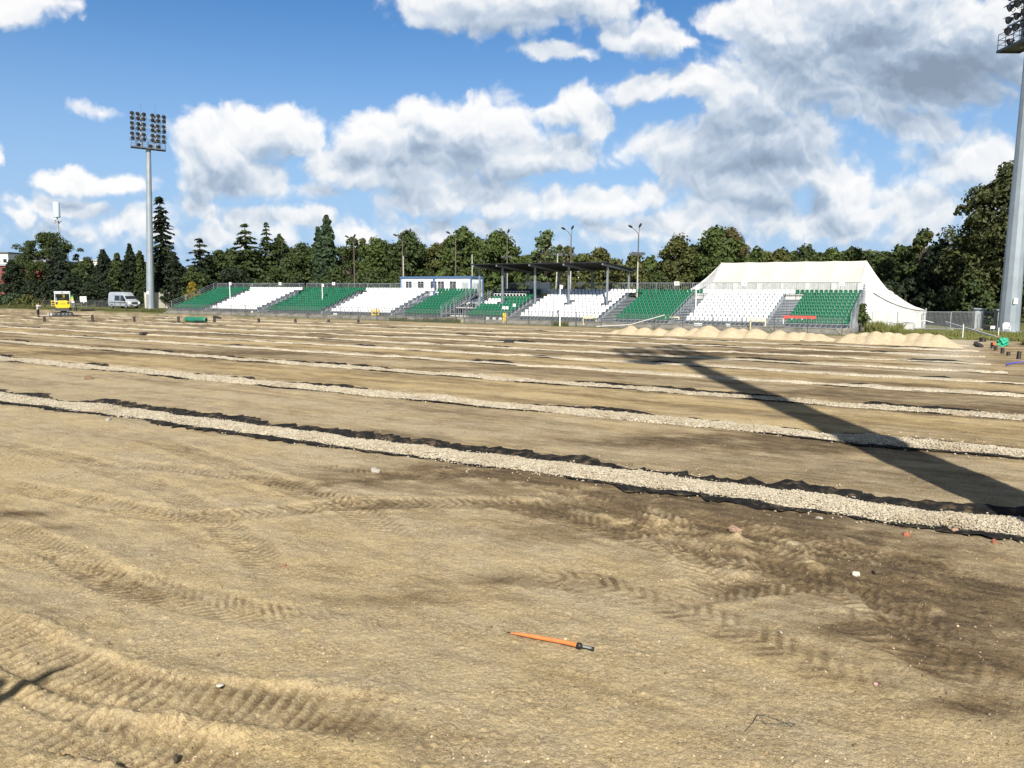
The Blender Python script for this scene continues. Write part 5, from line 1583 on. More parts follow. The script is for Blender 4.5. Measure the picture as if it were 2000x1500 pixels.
M_pipe = mat('brown_black_pipe', (.030, .023, .020), .5, var=.2, scale=6)
M_pipe_in = mat('pipe_inside', (.008, .008, .008), .9)
def pipe(px, yt, yb, r, label, lean=0.0):
    p = P(px, yb); z = gz(p); h = (yb - yt) * p.y / FPX
    b = MB(); n = max(4, int(h / .045))
    pr = []
    for k in range(n):                            # corrugated drain pipe
        z0 = h * k / n
        pr += [(r, z0), (r, z0 + h / n * .5), (r * .94, z0 + h / n * .6), (r * .94, z0 + h / n * .95)]
    pr += [(r, h), (r * .85, h), (r * .85, h * .3), (0, h * .3)]
    b.lathe([(r, -.1)] + pr, (0, 0, 0), 16)
    o = b.build('pipe_stub', M_pipe, None, (p.x, p.y, z), (0, lean, 0))
    tag(o, label, 'pipe', 'upright black pipe stubs on the pitch edge')
L_ = 'black pipe stub standing on the pitch '
for px, yt, yb, r, lb in ((87, 618.5, 628.5, .13, 'in front of the person on the far left'), (181, 615.5, 628, .125, 'in front of the gap between excavator and van'), (262.5, 618.5, 629, .125, 'below the silver van'),
                          (349, 619, 629.5, .125, 'just left of the green roll'), (419, 617, 630, .14, 'just right of the green roll'), (505.5, 622, 629.5, .14, 'below the leftmost white seats'), (577, 622, 629, .13, 'below the yellow gate at the wide green seats'),
                          (642, 624, 630, .13, 'below the white pole at the wide green seats'), (700, 624.5, 630.5, .13, 'below the white seats under the cabins'),
                          (1937.5, 669, 680, .095, 'left of the green fabric bundle'), (1944.5, 675, 684.5, .095, 'under the left edge of the green fabric bundle'), (1957.5, 679, 690.5, .10, 'right below the green fabric bundle'),
                          (1969, 688, 695.5, .10, 'short, between two taller ones at the right edge'), (1989, 685, 701, .11, 'tallest, nearest the right edge of the pitch')):
    pipe(px, yt, yb, r, L_ + lb, .06 if px > 1980 else 0)
pipe(1919, 659.5, 667.5, .22, 'wide short black pipe ring standing by the grass at the right', 0)
pipe(148, 600.5, 607.5, .22, 'black pipe stub right behind the excavator on the right')
def lying(px0, y0, px1, y1, r, label, m, name='lying_pipe', cat_='pipe', z0=None, z1=None):
    a, b_ = P(px0, y0), P(px1, y1)
    a.z = (gz(a) if z0 is None else z0) + r * .8; b_.z = (gz(b_) if z1 is None else z1) + r * .8
    o = MB().tube([(0, 0, 0), tuple((b_ - a) * .5), tuple(b_ - a)], r, 10).build(name, m, None, a); tag(o, label, cat_)
lying(274.5, 654.5, 286.5, 652.5, .13, 'short black pipe lying on the second drain strip at left', M_pipe)
lying(158, 608, 184, 607.2, .16, 'long black pipe lying behind the excavator', M_pipe)
lying(1905, 674, 1917, 678, .12, 'black pipe offcut lying beside the right hand sand heap', M_pipe)
lying(423, 622, 430, 623, .18, 'black pipe offcut lying right of the green roll', M_pipe)

def green_roll():
    a, b_ = P(364, 629.5), P(403, 630.5)
    d = b_ - a; L = d.length; r = .28
    root = empty('fabric_roll', (a.x, a.y, gz(a)), 'green plastic wrapped roll lying on the far left of the pitch', 'roll', rot=math.atan2(d.y, d.x))
    m = mat('green_film', (.018, .16, .095), .45, var=.25, scale=3, bump=.4, bscale=9)
    b = MB(); b.lathe([(0, 0), (r * .9, .0), (r, .06), (r * 1.03, L * .3), (r * .97, L * .6), (r * 1.02, L * .86), (r * .93, L * .9), (r * .95, L * .98), (r * .6, L)], (0, 0, r), 18, (1, 0, 0)); b.build('wrapping', m, root)
    MB().lathe([(r * .6, L), (r * .55, L + .02), (0, L + .02)], (0, 0, r), 18, (1, 0, 0)).build('core', M_fabric, root)
    g = MB().box((L * .72, -r * .86, .10), (L * .42, .06, .16)); g.build('black_label', M_black, root)
green_roll()
def green_bundle():
    p = P(1958, 680); g = np.random.default_rng(3)
    v, f = [], []
    n, m_ = 28, 14
    for i in range(m_ + 1):
        for j in range(n):
            th = math.pi * i / m_; ph = 2 * math.pi * j / n
            q = Vector((math.sin(th) * math.cos(ph), math.sin(th) * math.sin(ph), math.cos(th)))
            k = 1 + .30 * math.sin(ph * 3 + th * 4) * math.sin(th) + .18 * math.sin(ph * 7 - th * 5)
            v.append((q.x * .28 * k, q.y * .25 * k, q.z * .25 * k + .40))
    for i in range(m_):
        for j in range(n): f.append((i * n + j, (i + 1) * n + j, (i + 1) * n + (j + 1) % n, i * n + (j + 1) % n))
    root = empty('fabric_bundle', (p.x, p.y, gz(p)), 'crumpled bright green fabric bundle among the pipe stubs at right', 'bundle')
    gm = mat('mint_fabric', (.02, .30, .17), .6, var=.3, scale=5)
    me = np_mesh('fabric', v, f, True); me.materials.append(gm); link('fabric', me, root)
    t = MB()
    t.add([(-.5, -.1, .28), (-.2, -.34, .12), (.18, -.30, .30), (.3, -.1, .46), (-.1, .05, .42)], [(0, 1, 2, 3, 4)]); t.build('flap', gm, root).modifiers.new('s', 'SOLIDIFY').thickness = .02
    MB().box((-.62, -.1, .30), (.22, .16, .14)).build('orange_scrap', mat('orange_scrap', (.55, .12, .04), .7), root)
green_bundle()
m_blue_h = mat('blue_pipe', (.06, .07, .42), .5)
b0 = P(1966, 711.5); b1_ = P(2010, 707)
pts = [(0, 0, 0), tuple((b1_ - b0) * .35 + Vector((0, 0, .05))), tuple((b1_ - b0) * .7 + Vector((0, 0, .02))), tuple(b1_ - b0)]
o = MB().tube(pts, .04, 8).build('blue_hose', m_blue_h, None, (b0.x, b0.y, gz(b0) + .06)); tag(o, 'blue hose lying on pale gravel at the right edge', 'hose')
# long white boards leaning by the right hand grass, and a white pipe propped on the fence
def plank(pa, za, pb, zb, r, label, name='white_plank'):
    a, b_ = Vector((pa.x, pa.y, za)), Vector((pb.x, pb.y, zb))
    o = MB().bar((0, 0, 0), b_ - a, r, r * 1.6).build(name, M_white, None, a); tag(o, label, 'plank')
plank(P(1845, 652), .95, P(1956, 664), .10, .07, 'long white plank sloping down over the grass at right')
for px, yt, yb, lb in ((1879.5, 633, 662, 'left of two white stakes by the sloping plank'), (1949, 640, 661, 'right of two white stakes by the sloping plank')):
    p = P(px, yb); h = (yb - yt) * p.y / FPX
    o = MB().bar((0, 0, -.1), (0, 0, h), .06).build('white_stake', M_white, None, (p.x, p.y, gz(p))); tag(o, lb, 'stake', 'white stakes at the right')
a = P(1165, 640); b_ = at_n(1300, 65.2)
o = MB().tube([(a.x, a.y, .12), (a.x * .5 + b_.x * .5, a.y * .5 + b_.y * .5, .35), (b_.x, b_.y, 1.3)], .035, 6).build('white_pipe', M_white, None); tag(o, 'thin white pipe propped against the fence behind the sand heap', 'pipe')
a, b_ = P(1765, 652), at_n(1828, 70)
o = MB().tube([(a.x, a.y, .15), (a.x * .6 + b_.x * .4, a.y * .6 + b_.y * .4, .95), (a.x * .3 + b_.x * .7, a.y * .3 + b_.y * .7, 1.12), (b_.x, b_.y, .95)], .03, 6).build('white_pipe', M_white, None); tag(o, 'thin curved white pipe in front of the tent corner', 'pipe')

def chair():
    p = P(1974, 653.5); p.y += .6
    root = empty('plastic_chair', (p.x, p.y, gz(p)), 'white plastic garden chair in front of the right hand mast', 'chair', rot=R(-28))
    MB().box((0, 0, .43), (.48, .46, .04)).build('seat', M_white, root)
    b = MB()
    b.prism([(-.22, .45), (.22, .45), (.25, .80), (.15, .92), (-.15, .92), (-.25, .80)], (1, 0, 0), (0, .18, 1), (0, 1, 0), (0, .14, 0), .035); b.build('backrest', M_white, root)
    for x in (-.22, .22):
        for y in (-.2, .2): MB().bar((x * 1.1, y * 1.15, 0), (x, y, .42), .05).build('leg', M_white, root)
        a = MB(); a.box((x * 1.18, 0, .66), (.06, .46, .035)); a.bar((x * 1.15, -.2, .42), (x * 1.18, -.2, .65), .04); a.build('armrest', M_white, root)
chair()
def shed(px0, px1, yt, yb, label):
    a = P(px0, yb); k = a.y / FPX; w, h = (px1 - px0) * k * .9, (yb - yt) * k
    root = empty('metal_shed', (a.x, a.y + 3, 0), label, 'shed', 'grey metal sheds by the right hand mast', -.4)
    m = mat('corrugated_grey', (.36, .38, .38), .55, .3, var=.12, scale=2)
    s = MB(); n = int(w / .12)
    for i in range(n): s.span((i * w / n, 0 if i % 2 else .03, 0), ((i + 1) * w / n - .002, 1.9, h))
    s.build('wall', m, root)
    r = MB(); r.box((w / 2, .95, h + .06), (w + .3, 2.2, .08), M=Matrix.Rotation(.05, 3, 'Y')); r.build('roof', M_galv, root)
shed(1944, 1961, 607, 648, 'grey corrugated shed just left of the right hand mast')
shed(1990, 2016, 610, 648, 'grey corrugated shed just right of the right hand mast')
for k in range(5):
    pa, pb = (1702, 1752, 1802, 1856, 1913)[k], (1751, 1801, 1855, 1912, 1966)[k]
    a, b_ = P(pa, 644.5), P(pb, 645.5)
    root = empty('mesh_panel', (a.x, a.y, 0), 'wire mesh site fence panel ' + ('in front of the tent wall', 'before the tent wall by its shadow', 'at the corner post of the tent', 'left of the small white sign, before dark trees', 'nearest the right hand mast')[k], 'fence panel', 'site fence panels at the right', math.atan2((b_ - a).y, (b_ - a).x))
    L = (b_ - a).length
    f = MB()
    for x in (0, L): f.tube([(x, 0, 0), (x, 0, 1.62)], .025, 6)
    for z in (.12, 1.60): f.bar((0, 0, z), (L, 0, z), .035)
    f.build('frame', M_galv, root)
    MB().add([(0, 0, .12), (L, 0, .12), (L, 0, 1.6), (0, 0, 1.6)], [(0, 1, 2, 3)]).build('mesh', M_heras, root)
    MB().box((L, 0, .08), (.55, .22, .15)).build('foot', M_concrete, root)

# dark tarpaulins and heaps on the terrace below the left seats
def tarp(px0, px1, yt, yb, col, label):
    a, b_ = P(px0, yb), P(px1, yb); d = b_ - a; L = d.length; h = (yb - yt) * a.y / FPX
    v, f = [], []; n = 16
    for i in range(n + 1):
        t = i / n
        for j in range(6):
            s = j / 5
            z = h * math.sin(t * math.pi) ** .6 * math.sin(s * math.pi) ** .8 + .03 * math.sin(t * 17 + s * 5)
            v.append((t * L, s * .9 - .45, max(z, 0)))
    for i in range(n):
        for j in range(5): f.append((i * 6 + j, i * 6 + j + 6, i * 6 + j + 7, i * 6 + j + 1))
    me = np_mesh('tarpaulin', v, f, True); me.materials.append(mat('tarp', col, .6, var=.25, scale=5))
    tag(link('tarpaulin', me, None, (a.x, a.y, .03), (0, 0, math.atan2(d.y, d.x))), label, 'tarpaulin', 'heaped tarpaulins at the foot of the stand')
tarp(508, 546, 607, 616, (.03, .045, .10), 'dark blue tarpaulin heap below the leftmost white seats')
tarp(556, 574, 608.5, 617, (.04, .045, .06), 'small dark tarpaulin left of the yellow gate at the wide green seats')
tarp(678, 706, 612, 622, (.02, .022, .03), 'black heap below the white seats left of the slatted yellow gate')
tarp(983, 1004, 663.5, 669.5, (.02, .021, .026), 'black fabric tip sticking up in the middle of the far drains')

# ---------------------------------------------------------------- near ground: marker, stones, bricks, wire
def marker():
    a, b_ = P(996, 1239), P(1128, 1268); d = b_ - a; L = d.length
    root = empty('marker_stick', (a.x, a.y, gz(a) + .012), 'orange plastic marker stick with a black end lying on the sand', 'marker', rot=math.atan2(d.y, d.x))
    om = mat('orange_plastic', (.62, .19, .055), .42, var=.10, scale=9, dirt=((.36, .24, .13), 14, .6))
    b = MB(); b.tube([(0, 0, .0), (L * .06, .002, .008), (L * .2, -.008, .022), (L * .34, -.012, .028), (L * .6, -.002, .030), (L * .82, .006, .032), (L, 0, .034)], [.005, .011, .020, .023, .023, .024, .025], 14); b.build('tube', om, root)
    MB().tube([(-.05, .01, .0), (-.01, .004, .002), (.03, 0, .004)], [.003, .007, .006], 8).build('tip', M_black, root)
    c = MB(); c.lathe([(.026, L - .01), (.036, L), (.036, L + .035), (.028, L + .045), (.018, L + .05), (.018, L + .17), (.022, L + .175), (.022, L + .19), (0, L + .19)], (0, 0, .03), 14, (1, 0, 0)); c.build('end_cap', M_black, root)
    s = MB(); s.box((L + .12, -.022, .045), (.10, .006, .02)); s.build('steel_clip', M_galv, root)
marker()
def rock(px, py, sx, sy, sz, m, label, name='stone', cat_='stone', seed=0, blocky=0.0, group='loose stones and brick pieces on the near ground'):
    p = P(px, py); z = gz(p); g = np.random.default_rng(seed)
    sx, sy, sz = sx * .78, sy * .78, sz * .72
    bm_v, bm_f = [], []
    n, k = 14, 9
    for i in range(k + 1):
        for j in range(n):
            th = math.pi * i / k; ph = 2 * math.pi * j / n
            q = np.array((math.sin(th) * math.cos(ph), math.sin(th) * math.sin(ph), math.cos(th)))
            if blocky: q = q / (np.abs(q) ** 4).sum() ** (.25 * blocky)
            w_ = 1 + .16 * math.sin(q[0] * 3.1 + seed) * math.cos(q[1] * 2.7 + seed * 2) + .10 * math.sin(q[2] * 5 + q[0] * 4 + seed)
            bm_v.append(tuple(q * w_ * np.array((sx, sy, sz))))
    for i in range(k):
        for j in range(n): bm_f.append((i * n + j, (i + 1) * n + j, (i + 1) * n + (j + 1) % n, i * n + (j + 1) % n))
    me = np_mesh(name, bm_v, bm_f, not blocky); me.materials.append(m)
    tag(link(name, me, None, (p.x, p.y, z + sz * .25), (g.uniform(-.2, .2), g.uniform(-.2, .2), g.uniform(0, 3))), label, cat_, group)
m_st = mat('pale_stone', (.52, .48, .41), .8, var=.15, scale=20, bump=.3, bscale=60)
m_gs = mat('grey_stone', (.34, .31, .26), .85, var=.2, scale=18, bump=.3, bscale=50)
m_br = mat('brick_piece', (.30, .115, .062), .9, var=.25, scale=25, bump=.4, bscale=70)
m_br2 = mat('pale_brick_piece', (.33, .21, .145), .9, var=.25, scale=25, bump=.4, bscale=70)
rock(1672, 1124, .075, .06, .055, m_st, 'rounded white stone on the dark soil at right', seed=1)
rock(733, 921, .17, .12, .09, m_gs, 'large grey stone on dark soil below the nearest drain', seed=2)
rock(1436, 1036, .14, .07, .06, m_br2, 'flat reddish brick piece below the nearest drain', 'brick_piece', 'brick piece', 3, 1)
rock(1770, 1047, .08, .06, .07, m_br, 'bright orange brick piece near the drain at right', 'brick_piece', 'brick piece', 4, 1)
rock(1862, 1041, .11, .08, .09, m_br2, 'pale pink brick piece against the black drain edge', 'brick_piece', 'brick piece', 5, 1)
rock(1942, 1064, .08, .05, .05, m_br, 'dark red brick piece at the right edge', 'brick_piece', 'brick piece', 6, 1)
rock(1600, 1015, .09, .06, .04, m_gs, 'flat grey stone beside the black drain edge', seed=7)
rock(1712, 1120, .07, .06, .05, mat('dark_clod', (.10, .07, .045), .95, bump=.5), 'dark soil clod right beside the white stone', seed=8)
rock(212, 823, .16, .10, .08, m_gs, 'pale grey stone just below the nearest drain at left', seed=9)
rock(175, 741, .30, .22, .14, mat('brown_clod', (.17, .11, .06), .95, bump=.5), 'brown clod between the two nearest drains at left', seed=10)
rock(556, 1107, .05, .035, .03, m_br, 'tiny red brick chip in the middle of the sand', 'brick_piece', 'brick piece', 11, 1)
rock(430, 1341, .05, .04, .02, m_st, 'small flat pale stone in the wheel rut at left', seed=12)
rock(344, 1488, .035, .03, .05, mat('dark_stone', (.05, .04, .03), .9), 'small dark stone at the bottom left', seed=13)
rock(1525, 1236, .03, .024, .022, m_gs, 'small grey stone right of centre on the sand', seed=14)
rock(1710, 1336, .04, .03, .02, mat('pink_stone', (.50, .30, .28), .8), 'small pinkish stone at lower right', seed=15)
wp = [P(*q) for q in ((1455, 1430), (1470, 1412), (1480, 1398), (1492, 1397), (1515, 1404), (1532, 1414), (1546, 1420), (1553, 1416), (1545, 1415), (1520, 1414), (1495, 1414), (1485, 1402))]
c0 = wp[0]
o = MB().tube([(q.x - c0.x, q.y - c0.y, gz(q) - gz(c0) + .010 + .012 * (i % 3 == 2)) for i, q in enumerate(wp)], .0032, 6).build('bent_wire', mat('dark_wire', (.06, .065, .06), .6), None, (c0.x, c0.y, gz(c0))); tag(o, 'bent dark wire loop lying on the sand at lower right', 'wire')
# ---------------------------------------------------------------- trees
def leaf_mat(name, col, var=.45):
    m = bpy.data.materials.new(name); m.use_nodes = True; t = m.node_tree; N = NT(t)
    b = t.nodes['Principled BSDF']
    g = N.n('ShaderNodeNewGeometry').outputs['Random Per Island']
    tc = N.n('ShaderNodeTexCoord').outputs['Object']
    f = N.m('ADD', N.m('MULTIPLY', g, .6), N.m('MULTIPLY', N.noise(tc, .45, 3, .6), .55), clamp=True)
    c = N.mix(f, [x * (1 - var) for x in col], [col[0] * (1 + var * 1.25), col[1] * (1 + var), col[2] * (1 + var * .6)])
    t.links.new(c, b.inputs['Base Color'])
    b.inputs['Roughness'].default_value = .6
    b.inputs['Specular IOR Level'].default_value = .25
    tr = N.n('ShaderNodeBsdfTranslucent'); t.links.new(c, tr.inputs[0])
    mx = N.n('ShaderNodeMixShader'); mx.inputs[0].default_value = .22
    t.links.new(b.outputs[0], mx.inputs[1]); t.links.new(tr.outputs[0], mx.inputs[2])
    t.links.new(mx.outputs[0], t.nodes['Material Output'].inputs[0])
    return m
LM = {'dk': leaf_mat('dark_shaded_needles', (.020, .032, .017)), 'bl': leaf_mat('blue_grey_needles', (.024, .036, .028)), 'd1': leaf_mat('dark_leaves', (.044, .066, .022)),  # dk: dark needles, also standing in for cloud shade over the left trees
      'd2': leaf_mat('green_leaves', (.062, .092, .027)), 'ol': leaf_mat('olive_leaves', (.076, .088, .028)), 'po': leaf_mat('poplar_leaves', (.048, .080, .044)),
      'br': leaf_mat('browning_leaves', (.090, .082, .034)), 'ye': leaf_mat('yellow_leaves', (.20, .16, .025)), 'lt': leaf_mat('light_leaves', (.085, .120, .050)),
      'ch': leaf_mat('chestnut_leaves', (.056, .070, .026)), 'we': leaf_mat('weeds_green', (.15, .165, .055)), 'mi': leaf_mat('mistletoe', (.075, .085, .020))}
M_bark = mat('bark', (.075, .058, .042), .95, var=.3, scale=3, bump=.5)

def cards(c, nrm, s, g, asp=1.5, axis=None):
    """leaf clumps as bent diamond shaped cards: centre, normal, size"""
    n = len(c)
    if axis is None:
        axis = g.normal(size=(n, 3))
    a = axis - nrm * (axis * nrm).sum(1, keepdims=True); a /= np.linalg.norm(a, axis=1, keepdims=True) + 1e-9
    b = np.cross(nrm, a)
    s = s[:, None]
    j = lambda: g.uniform(.75, 1.25, (n, 1))
    v = np.stack([c - a * s * asp * j() * .5, c - b * s * .5 * j() + nrm * s * .12, c + a * s * asp * .5 * j() - nrm * s * .15, c + b * s * .5 * j() + nrm * s * .12], 1)
    return v.reshape(-1, 3)
def quads(v, name, m, parent):
    me = np_mesh(name, v, np.arange(len(v)).reshape(-1, 4), False); me.materials.append(m)
    return link(name, me, parent)
def unit(g, n):
    d = g.normal(size=(n, 3)); return d / np.linalg.norm(d, axis=1, keepdims=True)
PROF = {'dec': [(0, .35), (.12, .72), (.3, .95), (.5, 1), (.7, .88), (.86, .62), (.96, .3), (1, .08)],
        'thuja': [(0, .85), (.2, 1), (.5, .92), (.75, .62), (.9, .34), (1, .04)],
        'poplar': [(0, .55), (.2, .9), (.5, 1), (.75, .85), (.92, .5), (1, .1)],
        'bush': [(0, .9), (.3, 1), (.6, .85), (.85, .5), (1, .15)]}
def broad(g, H, Rw, z0, kind, leaf, dens=1.0, gap=0.0):
    """crown made of leaf clumps scattered through its volume, mostly near the outside"""
    pf = np.array(PROF[kind])
    area = 2 * math.pi * Rw * (H - z0) * .75
    rc = max(.28 * min(Rw, 4.5), .35) if kind != 'thuja' else max(.2 * Rw, .3)
    nc = int(max(14, area / (rc * rc) * .62 * dens))
    h = g.uniform(0, 1, nc) ** .95
    ang = g.uniform(0, 2 * math.pi, nc)
    lob = 1 + .20 * np.sin(ang * 3 + g.uniform(0, 6) + h * 5) + .13 * np.sin(ang * 5 - h * 9 + g.uniform(0, 6))
    rad = np.interp(h, pf[:, 0], pf[:, 1]) * Rw * lob * np.sqrt(g.uniform(.28, 1, nc))
    rad = np.maximum(rad - rc * .55, 0)
    cz = z0 + h * (H - z0 - rc * .7) + g.normal(0, .02 * H, nc)
    cc = np.stack([np.cos(ang) * rad, np.sin(ang) * rad, cz], 1)
    rr = rc * g.uniform(.55, 1.25, nc)
    if gap: keep = g.uniform(0, 1, nc) > gap; cc, rr = cc[keep], rr[keep]
    m = int(max(22, 12.0 * (rc / leaf) ** 2 * .5))
    m = min(m, 420)
    d = unit(g, len(cc) * m).reshape(len(cc), m, 3)
    d[..., 2] = np.where(d[..., 2] < -.45, -d[..., 2], d[..., 2])
    k = g.uniform(.5, 1.08, (len(cc), m, 1))
    p = cc[:, None] + d * rr[:, None, None] * k * np.array([1, 1, .85])
    nrm = d + .75 * unit(g, len(cc) * m).reshape(len(cc), m, 3)
    nrm /= np.linalg.norm(nrm, axis=2, keepdims=True)
    p = p.reshape(-1, 3); nrm = nrm.reshape(-1, 3)
    ok = p[:, 2] > .05
    p, nrm = p[ok], nrm[ok]
    return cards(p, nrm, leaf * g.uniform(.6, 1.35, len(p)), g), cc
def conifer(g, H, Rw, z0, leaf, irregular=.15, droop=.35, tiers=None, skew=1.0):
    tiers = tiers or int((H - z0) / .62)
    P_, Nn, A_, S_ = [], [], [], []
    tips = []
    for t in range(tiers):
        f = (t + g.uniform(-.25, .25)) / tiers
        f = min(max(f, 0), .985)
        z = z0 + (H - z0) * f
        L = Rw * (1 - f) ** skew * (.92 + .08 * math.cos(f * 9)) * (1 + g.normal(0, irregular * .8)) + .22
        nb = int(7 + 5 * (1 - f))
        a0 = g.uniform(0, 6.28); z += g.normal(0, .12)
        for k in range(nb):
            a = a0 + 2 * math.pi * k / nb + g.uniform(-.25, .25)
            l = L * (1 + g.normal(0, irregular * 1.3)); l = max(.2, l)
            dr = droop * g.uniform(.6, 1.4)
            n = max(5, int(l / leaf * 3.4))
            s = g.uniform(.08, 1, n) ** .8
            ca, sa = math.cos(a), math.sin(a)
            side = g.normal(0, .15 * l, n) * (1 - s * .55) * (s > .1)
            r = s * l
            zz = z - dr * l * s ** 1.6 + .20 * l * np.maximum(s - .75, 0) - np.abs(side) * .25 + g.normal(0, .05, n)
            P_.append(np.stack([ca * r - sa * side, sa * r + ca * side, zz], 1))
            nn = np.stack([ca * .35 + g.normal(0, .35, n), sa * .35 + g.normal(0, .35, n), np.full(n, .9)], 1)
            Nn.append(nn)
            A_.append(np.stack([ca + g.normal(0, .3, n), sa + g.normal(0, .3, n), -dr + g.normal(0, .25, n)], 1))
            S_.append(leaf * g.uniform(.7, 1.3, n))
            tips.append((ca * l * .8, sa * l * .8, z - dr * l * .7, z))
    p = np.concatenate(P_); nn = np.concatenate(Nn); nn /= np.linalg.norm(nn, axis=1, keepdims=True)
    return cards(p, nn, np.concatenate(S_), g, 1.9, np.concatenate(A_)), tips
_tc = [0]
def tree(px, top, hw, n, kind, col, label, cat_='tree', name=None, z0=None, leaf=None, dens=1.0, gap=0.0, extra=None, group='trees round the ground', base_y=None):
    _tc[0] += 1; g = np.random.default_rng(1000 + _tc[0])
    b = at_n(px, n); y = b.y
    if kind in ('dec', 'bush', 'sparse') and px < 1900: hw = hw * 1.22
    H = Q(px, top, y).z; Rw = hw * y / FPX
    leaf = leaf or (.32 if y > 100 else .27)
    nm = name or {'dec': 'broadleaf_tree', 'thuja': 'columnar_conifer', 'poplar': 'poplar_tree', 'spruce': 'spruce_tree', 'cedar': 'cedar_tree', 'sparse': 'broadleaf_tree', 'bush': 'bush'}[kind]
    root = empty(nm, (b.x, b.y, 0), label, cat_, group)
    M = LM[col]
    zc = z0 if z0 is not None else (.4 if kind in ('thuja', 'bush', 'spruce', 'cedar') else .10 * H)
    tr = MB()
    r0 = max(.10, .030 * H)
    bend = [(g.normal(0, .02) * H * k, g.normal(0, .02) * H * k, H * k * .93) for k in (.35, .7, 1.0)]
    if kind in ('spruce', 'cedar', 'thuja'): bend = [(0, 0, H * k * .97) for k in (.35, .7, 1.0)]
    tr.tube([(0, 0, -.2)] + bend, [r0 * 1.2, r0 * .8, r0 * .45, .03], 8)
    if kind in ('spruce', 'cedar'):
        v, tips = conifer(g, H, Rw, zc, leaf * (1.0 if kind == 'spruce' else 1.15), .14 if kind == 'spruce' else .30, .34 if kind == 'spruce' else .20, int((H - zc) / (.55 if kind == 'spruce' else .55)), .85 if kind == 'spruce' else .62)
        for k in range(0, len(tips), 9): tr.tube([(0, 0, tips[k][3]), tips[k][:3]], [.05, .015], 5, False)
    else:
        kk = 'dec' if kind == 'sparse' else kind
        v, cc = broad(g, H, Rw, zc, kk, leaf, dens * (.55 if kind == 'sparse' else 1), gap + (.15 if kind == 'sparse' else 0))
        if kind in ('dec', 'sparse', 'poplar'):
            for k in range(0, len(cc), max(1, len(cc) // (26 if kind == 'sparse' else 14))):
                c = Vector(cc[k]); s = Vector((0, 0, min(c.z * .55, H * .6)))
                tr.tube([s, s.lerp(c, .55) + Vector((0, 0, .05 * H)), c], [r0 * .42, r0 * .25, .03], 5, False)
    quads(v, 'crown', M, root)
    tr.build('trunk', M_bark, root)
    if extra:
        for (dx, dz, rr, cl) in extra:             # clumps of another colour: browning boughs, balls of mistletoe
            k = y / FPX; c = np.array((dx * k, -.25 * Rw, Q(px, top + dz, y).z)); r = rr * k
            m = int(60 * (r / leaf) ** 2 * .6) + 60
            d = unit(g, m)
            p = c + d * r * g.uniform(.4, 1.0, (m, 1))
            nn = d + .6 * unit(g, m); nn /= np.linalg.norm(nn, axis=1, keepdims=True)
            quads(cards(p, nn, leaf * .8 * g.uniform(.6, 1.2, m), g), 'mistletoe' if cl == 'mi' else 'brown_bough', LM[cl], root)
    return root
T = tree
# far left: dark leaf colours stand in for the cloud shade here
T(100, 455, 58, 112, 'dec', 'd1', 'wide bushy tree round the antenna mast on the left', z0=2.5)
T(26, 509, 27, 84, 'thuja', 'dk', 'dark rounded evergreen at the left edge before the red brick building')
T(-28, 520, 26, 86, 'thuja', 'dk', 'dark evergreen cut by the left edge of the picture')
T(64, 546, 26, 82, 'thuja', 'dk', 'low dark evergreen between the left edge and the blue spruce')
T(117, 470, 40, 90, 'spruce', 'bl', 'dark blue grey spruce in front of the antenna mast')
T(88, 553, 24, 80, 'thuja', 'dk', 'low dark evergreen behind the person in grey')
T(140, 532, 30, 80, 'thuja', 'dk', 'dark evergreen behind the excavator')
T(173, 506, 24, 90, 'dec', 'd1', 'small dark tree before the white house on the left')
T(205, 490, 26, 84, 'thuja', 'dk', 'leftmost of the pointed thujas behind the silver van', z0=.3)
T(232, 497, 22, 82, 'thuja', 'd1', 'middle pointed thuja behind the silver van', z0=.3)
T(257, 481, 20, 83, 'thuja', 'dk', 'tallest pointed thuja just right of the van roof', z0=.3)
T(276, 492, 18, 84, 'thuja', 'd1', 'rightmost pointed thuja, touching the left mast', z0=.3)
T(190, 540, 34, 79, 'bush', 'dk', 'dark hedge shrub between excavator and van', 'shrub')
T(321, 380, 42, 85, 'spruce', 'dk', 'tallest dark spruce just right of the left mast', leaf=.5)
T(338, 492, 40, 82, 'thuja', 'dk', 'broad dark evergreen at the foot of the tallest spruce')
T(303, 520, 26, 80, 'bush', 'dk', 'dark shrub behind the beige container', 'shrub')
T(394, 460, 34, 90, 'cedar', 'dk', 'drooping dark cedar with a bent top, left of the seats')
T(378, 520, 30, 84, 'bush', 'd1', 'dark shrub behind the far left green seats', 'shrub')
T(431, 488, 26, 94, 'dec', 'd1', 'small dark tree between the bent cedar and the spreading cedar')
T(375, 552, 11, 79, 'bush', 'ye', 'small yellow leaved shrub behind the left end railing', 'shrub', leaf=.3)
T(483, 430, 50, 92, 'cedar', 'd1', 'spreading cedar behind the leftmost white seats')
T(524, 429, 30, 96, 'spruce', 'd1', 'pointed spruce right of the spreading cedar')
T(549, 458, 22, 98, 'dec', 'd1', 'thin dark tree right of the pointed spruce', gap=.25)
T(592, 476, 42, 94, 'dec', 'd1', 'wide dark tree left of the tall poplar', z0=1)
T(455, 520, 40, 86, 'bush', 'dk', 'dark shrub behind the railing of the leftmost white seats', 'shrub')
T(545, 520, 45, 87, 'bush', 'd1', 'dark shrub behind the railing of the wide green seats', 'shrub')
T(641, 424, 17, 92, 'poplar', 'po', 'tall slim poplar behind the wide green seats', leaf=.36, z0=.6)
T(624, 449, 11, 91, 'poplar', 'po', 'shorter poplar leaning on the tall slim one', leaf=.36, z0=.6)
T(690, 462, 34, 100, 'sparse', 'd1', 'thin crowned tree with mistletoe right of the poplar', extra=[(22, 10, 7, 'mi'), (-8, 30, 6, 'mi')], leaf=.36)
T(736, 463, 38, 98, 'dec', 'd2', 'grey green tree between the mistletoe tree and the dark round one')
